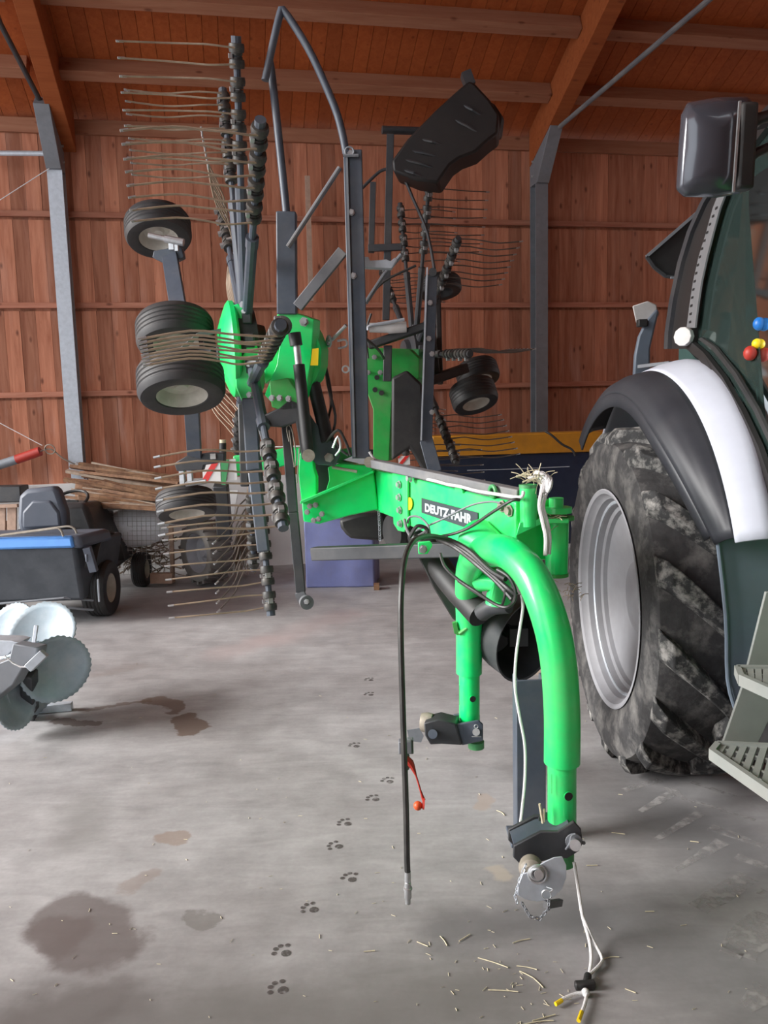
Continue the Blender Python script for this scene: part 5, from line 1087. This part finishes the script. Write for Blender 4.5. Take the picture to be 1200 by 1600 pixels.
mb = MB(); mb.bar(P(70, 1020, 3.93), P(45, 1044, 3.90), .045, .07, (0, -1, 0)); mb.build('end_bracket', 'galv', dh, bevel=.003)
mb = MB(); mb.prism(px([(-30, 1000), (16, 1001), (30, 1004), (12, 1024), (-30, 1030)], 3.98), V((.02, .1, 0))); mb.build('top_cover', 'galv', dh, bevel=.004)
mb = MB(); mb.bar(P(53, 1004, 3.97), P(57, 977, 3.99), .02, .012, (0, -1, 0)); mb.build('lever', 'galv', dh, bevel=.003)
mb = MB(); mb.tube([P(-10, 1036, 3.9), P(8, 1025, 3.88), P(20, 1036, 3.88), P(32, 1042, 3.88), P(42, 1042, 3.88)], .004, 6); mb.build('wire_clip', 'rope', dh)
mb = MB(); mb.bar(G(52, 1108, .025), G(113, 1103, .025), .05, .045); mb.build('foot_bar', 'galv', dh, bevel=.003)
mb = MB(); mb.bar(P(45, 1050, 4.05), G(48, 1118, .02), .07, .07, (0, -1, 0)); mb.build('standard', 'char', dh, bevel=.008)
mb = MB(); mb.bar(G(-60, 1112, .04), G(50, 1110, .04), .06, .06); mb.build('foot_bar', 'galvd', dh, bevel=.003)
# pile of laths ----------------------------------------------------------------------------
random.seed(3)
for i in range(42):
    t = i/41; yl = 728+60*t+random.uniform(-9, 9); xl = random.uniform(100, 165)+ (8 if i < 5 else 0); xr = random.uniform(255, 295); yr = yl+random.uniform(14, 34)
    Yl = 7.95-.5*t; mb = MB(); a_, b_ = P(xl, yl, Yl+.1), P(xr, min(yr, 796), Yl-.05+random.uniform(-.1, .1))
    mb.bar(a_, b_, random.uniform(.02, .05), random.uniform(.02, .04), (0, random.uniform(-.5, .5), 1))
    one(mb, 'wood_lath', 'stick' if i % 4 else 'twig', b_ if b_.z < a_.z else a_, 'rough brown lath in the pile of laths behind the wire crate', 'lath', 'laths piled against the wall')
mb = MB(); mb.grid(lambda u, v: P(118+160*u, 738+34*v, 8.12-.15*v)+V((0, 0, -.10-.05*noise.noise(V((u*6, v*6, 0))))), 12, 6); mb.bm.verts.ensure_lookup_table()
o = one(mb, 'brushwood', 'stick', P(200, 790, 7.6), 'dense brown brushwood filling under the loose laths', 'brushwood', solid=.1); tag(o, kind='stuff')
# wire crate with a white sack and twigs -------------------------------------------------------
wc = thing('wire_crate', G(200, 908), 'low wire mesh crate with pale wooden end post beside the knobbly wheel', 'crate')
Yc = 7.7
mb = MB(); mb.bar(P(267, 822, Yc-.03), G(270, 910, 0), .04, .04, (0, -1, 0)); mb.build('end_post', 'paleboard', wc)
mb = MB(); mb.bar(P(236, 903, Yc), P(270, 903, Yc), .06, .10); mb.build('base_board', 'paleboard', wc)
mb = MB(); mb.tube([P(118, 797, Yc), P(200, 790, Yc), P(262, 786, Yc)], .035, 12); mb.build('top_pole', 'ltwhite', wc)
mb = MB()
for i in range(14): mb.tube([P(170+i*7.2, 795, Yc), P(172+i*7.2, 900, Yc)], .0018, 4)
for j in range(14): mb.tube([P(165, 800+j*7.5, Yc), P(267, 799+j*7.5, Yc)], .0018, 4)
mb.build('wire_mesh', 'ltwhite', wc)
mb = MB(); mb.box(P(150, 855, Yc+.0), (.04, .03, .7)); mb.build('end_post', 'paleboard', wc)
mb = MB(); mb.ball((0, 0, 0), 1, 28, (1, 1, 1))
for v in mb.bm.verts: v.co = P(212, 824, 7.80)+V((v.co.x*.36, v.co.y*.10, v.co.z*.19))*(1+.18*noise.noise(v.co*2.2))
one(mb, 'white_sack', 'sack', P(210, 848, 7.95), 'crumpled white plastic sack inside the wire crate', 'sack')
random.seed(5); mb = MB()
for i in range(120):
    a_ = P(random.uniform(165, 262), random.uniform(842, 885), 7.9+random.uniform(-.1, .15)); d_ = V((random.uniform(-.25, .3), random.uniform(-.05, .05), random.uniform(-.15, .12)))
    mb.tube([a_, a_+d_*.5+V((0, 0, random.uniform(-.03, .03))), a_+d_], random.uniform(.003, .009), 4)
o = one(mb, 'twig_bundle', 'twig', P(210, 890, 7.9), 'tangle of dry pale twigs low inside the wire crate', 'twigs'); tag(o, kind='stuff')
# broom-like brush right of the knobbly wheel
random.seed(8); mb = MB(); bc = P(376, 855, 7.9)
for i in range(90):
    a_ = P(384+random.uniform(-4, 4), 812, 8.0); b_ = P(random.uniform(352, 402), random.uniform(880, 900), 7.85+random.uniform(-.1, .1)); mb.tube([a_, a_.lerp(b_, .5)+V((random.uniform(-.02, .02), 0, 0)), b_], .003, 4)
o = one(mb, 'besom', 'twig', P(376, 900, 7.85), 'twiggy brush standing against the white plinth right of the knobbly wheel', 'brush'); tag(o, kind='stuff')
mb = MB(); mb.tube([P(384, 815, 8.0), P(392, 735, 8.1)], .018, 8); one(mb, 'broom_handle', 'twig', P(384, 815, 8.0), 'grey stick rising out of the twiggy brush', 'stick')
mb = MB(); mb.prism(px([(338, 768), (372, 766), (362, 822), (345, 824)], 7.95), V((0, .03, 0))); one(mb, 'white_sheet', 'white', P(350, 824, 7.95), 'small white panel behind the warning board', 'panel')
# straw -----------------------------------------------------------------------------------------
random.seed(11)
def straw_at(x, y, ln, ang, label, grp, bend=.15, r=.0016, z=.003):
    c_ = G(x, y, z); d_ = V((math.cos(ang), math.sin(ang), 0))*ln/2; n_ = V((-d_.y, d_.x, 0))*bend
    mb_ = MB(); mb_.tube([c_-d_, c_+n_, c_+d_], r, 5, smooth=2); o_ = mb_.build('straw_stalk', 'straw'); rebase(o_, c_-V((0, 0, z))); return tag(o_, label, 'straw', grp)
for (x, y, ln, an, be) in [(770, 1504, .095, -.5, .05), (786, 1548, .085, -.12, .03), (726, 1465, .05, .7, .0), (830, 1530, .09, -.9, .2), (815, 1470, .06, .3, .1), (850, 1590, .07, .3, 0), (823, 1512, .06, -.3, .1), (577, 1486, .035, .1, 0), (693, 1470, .05, -1.2, .1), (660, 1475, .04, -.6, 0), (782, 1270, .05, -1.0, .25), (966, 1302, .05, -.3, 0), (1015, 1424, .03, 0, 0), (840, 1598, .09, .15, .1), (955, 1497, .05, .15, .2), (985, 1548, .03, -.6, 0), (925, 1352, .04, 0, 0), (1085, 1315, .03, -.3, 0)]:
    straw_at(x, y, ln, an, 'loose pale straw stalk lying on the concrete near the headstock legs', 'straw stalks on the floor', be)
mb = MB()
for i in range(190):
    if i < 60: x, y = random.gauss(800, 70), random.gauss(1530, 45)
    else: x, y = random.uniform(0, 1190), random.uniform(1000, 1595)
    if y > 1640: continue
    c_ = G(x, y, .002); an = random.uniform(0, math.pi); ln = random.uniform(.004, .02); d_ = V((math.cos(an), math.sin(an), 0))*ln/2
    mb.tube([c_-d_, c_+d_], random.uniform(.0006, .0011), 4)
o = one(mb, 'straw_litter', 'straw', G(800, 1530), 'fine chopped straw litter scattered over the concrete', 'litter', smooth=False); tag(o, kind='stuff')
# straw tufts caught on the headstock
for (x, y, Y, n, sp, lab) in ((835, 748, 2.76, 34, .035, 'tuft of straw caught round the rope knot'), (868, 812, 2.82, 24, .03, 'wisps of straw lying on the headstock collar'), (893, 925, 2.95, 26, .05, 'ball of dry straw between the green tube and the tyre')):
    random.seed(n); mb = MB(); c0 = P(x, y, Y)
    for i in range(n):
        a_ = c0+V((random.gauss(0, sp*.6), random.gauss(0, sp*.4), random.gauss(0, sp*.3))); d_ = V((random.gauss(0, 1), random.gauss(0, .5), random.gauss(0, .6) if n != 24 else random.gauss(0, .15))).normalized()*random.uniform(.02, .06)
        mb.tube([a_, a_+d_*.6+V((0, 0, .004)), a_+d_], .0014, 4)
    o = one(mb, 'straw_tuft', 'straw' if n != 26 else 'twig', c0-V((0, 0, .03)), lab, 'straw'); tag(o, kind='stuff')
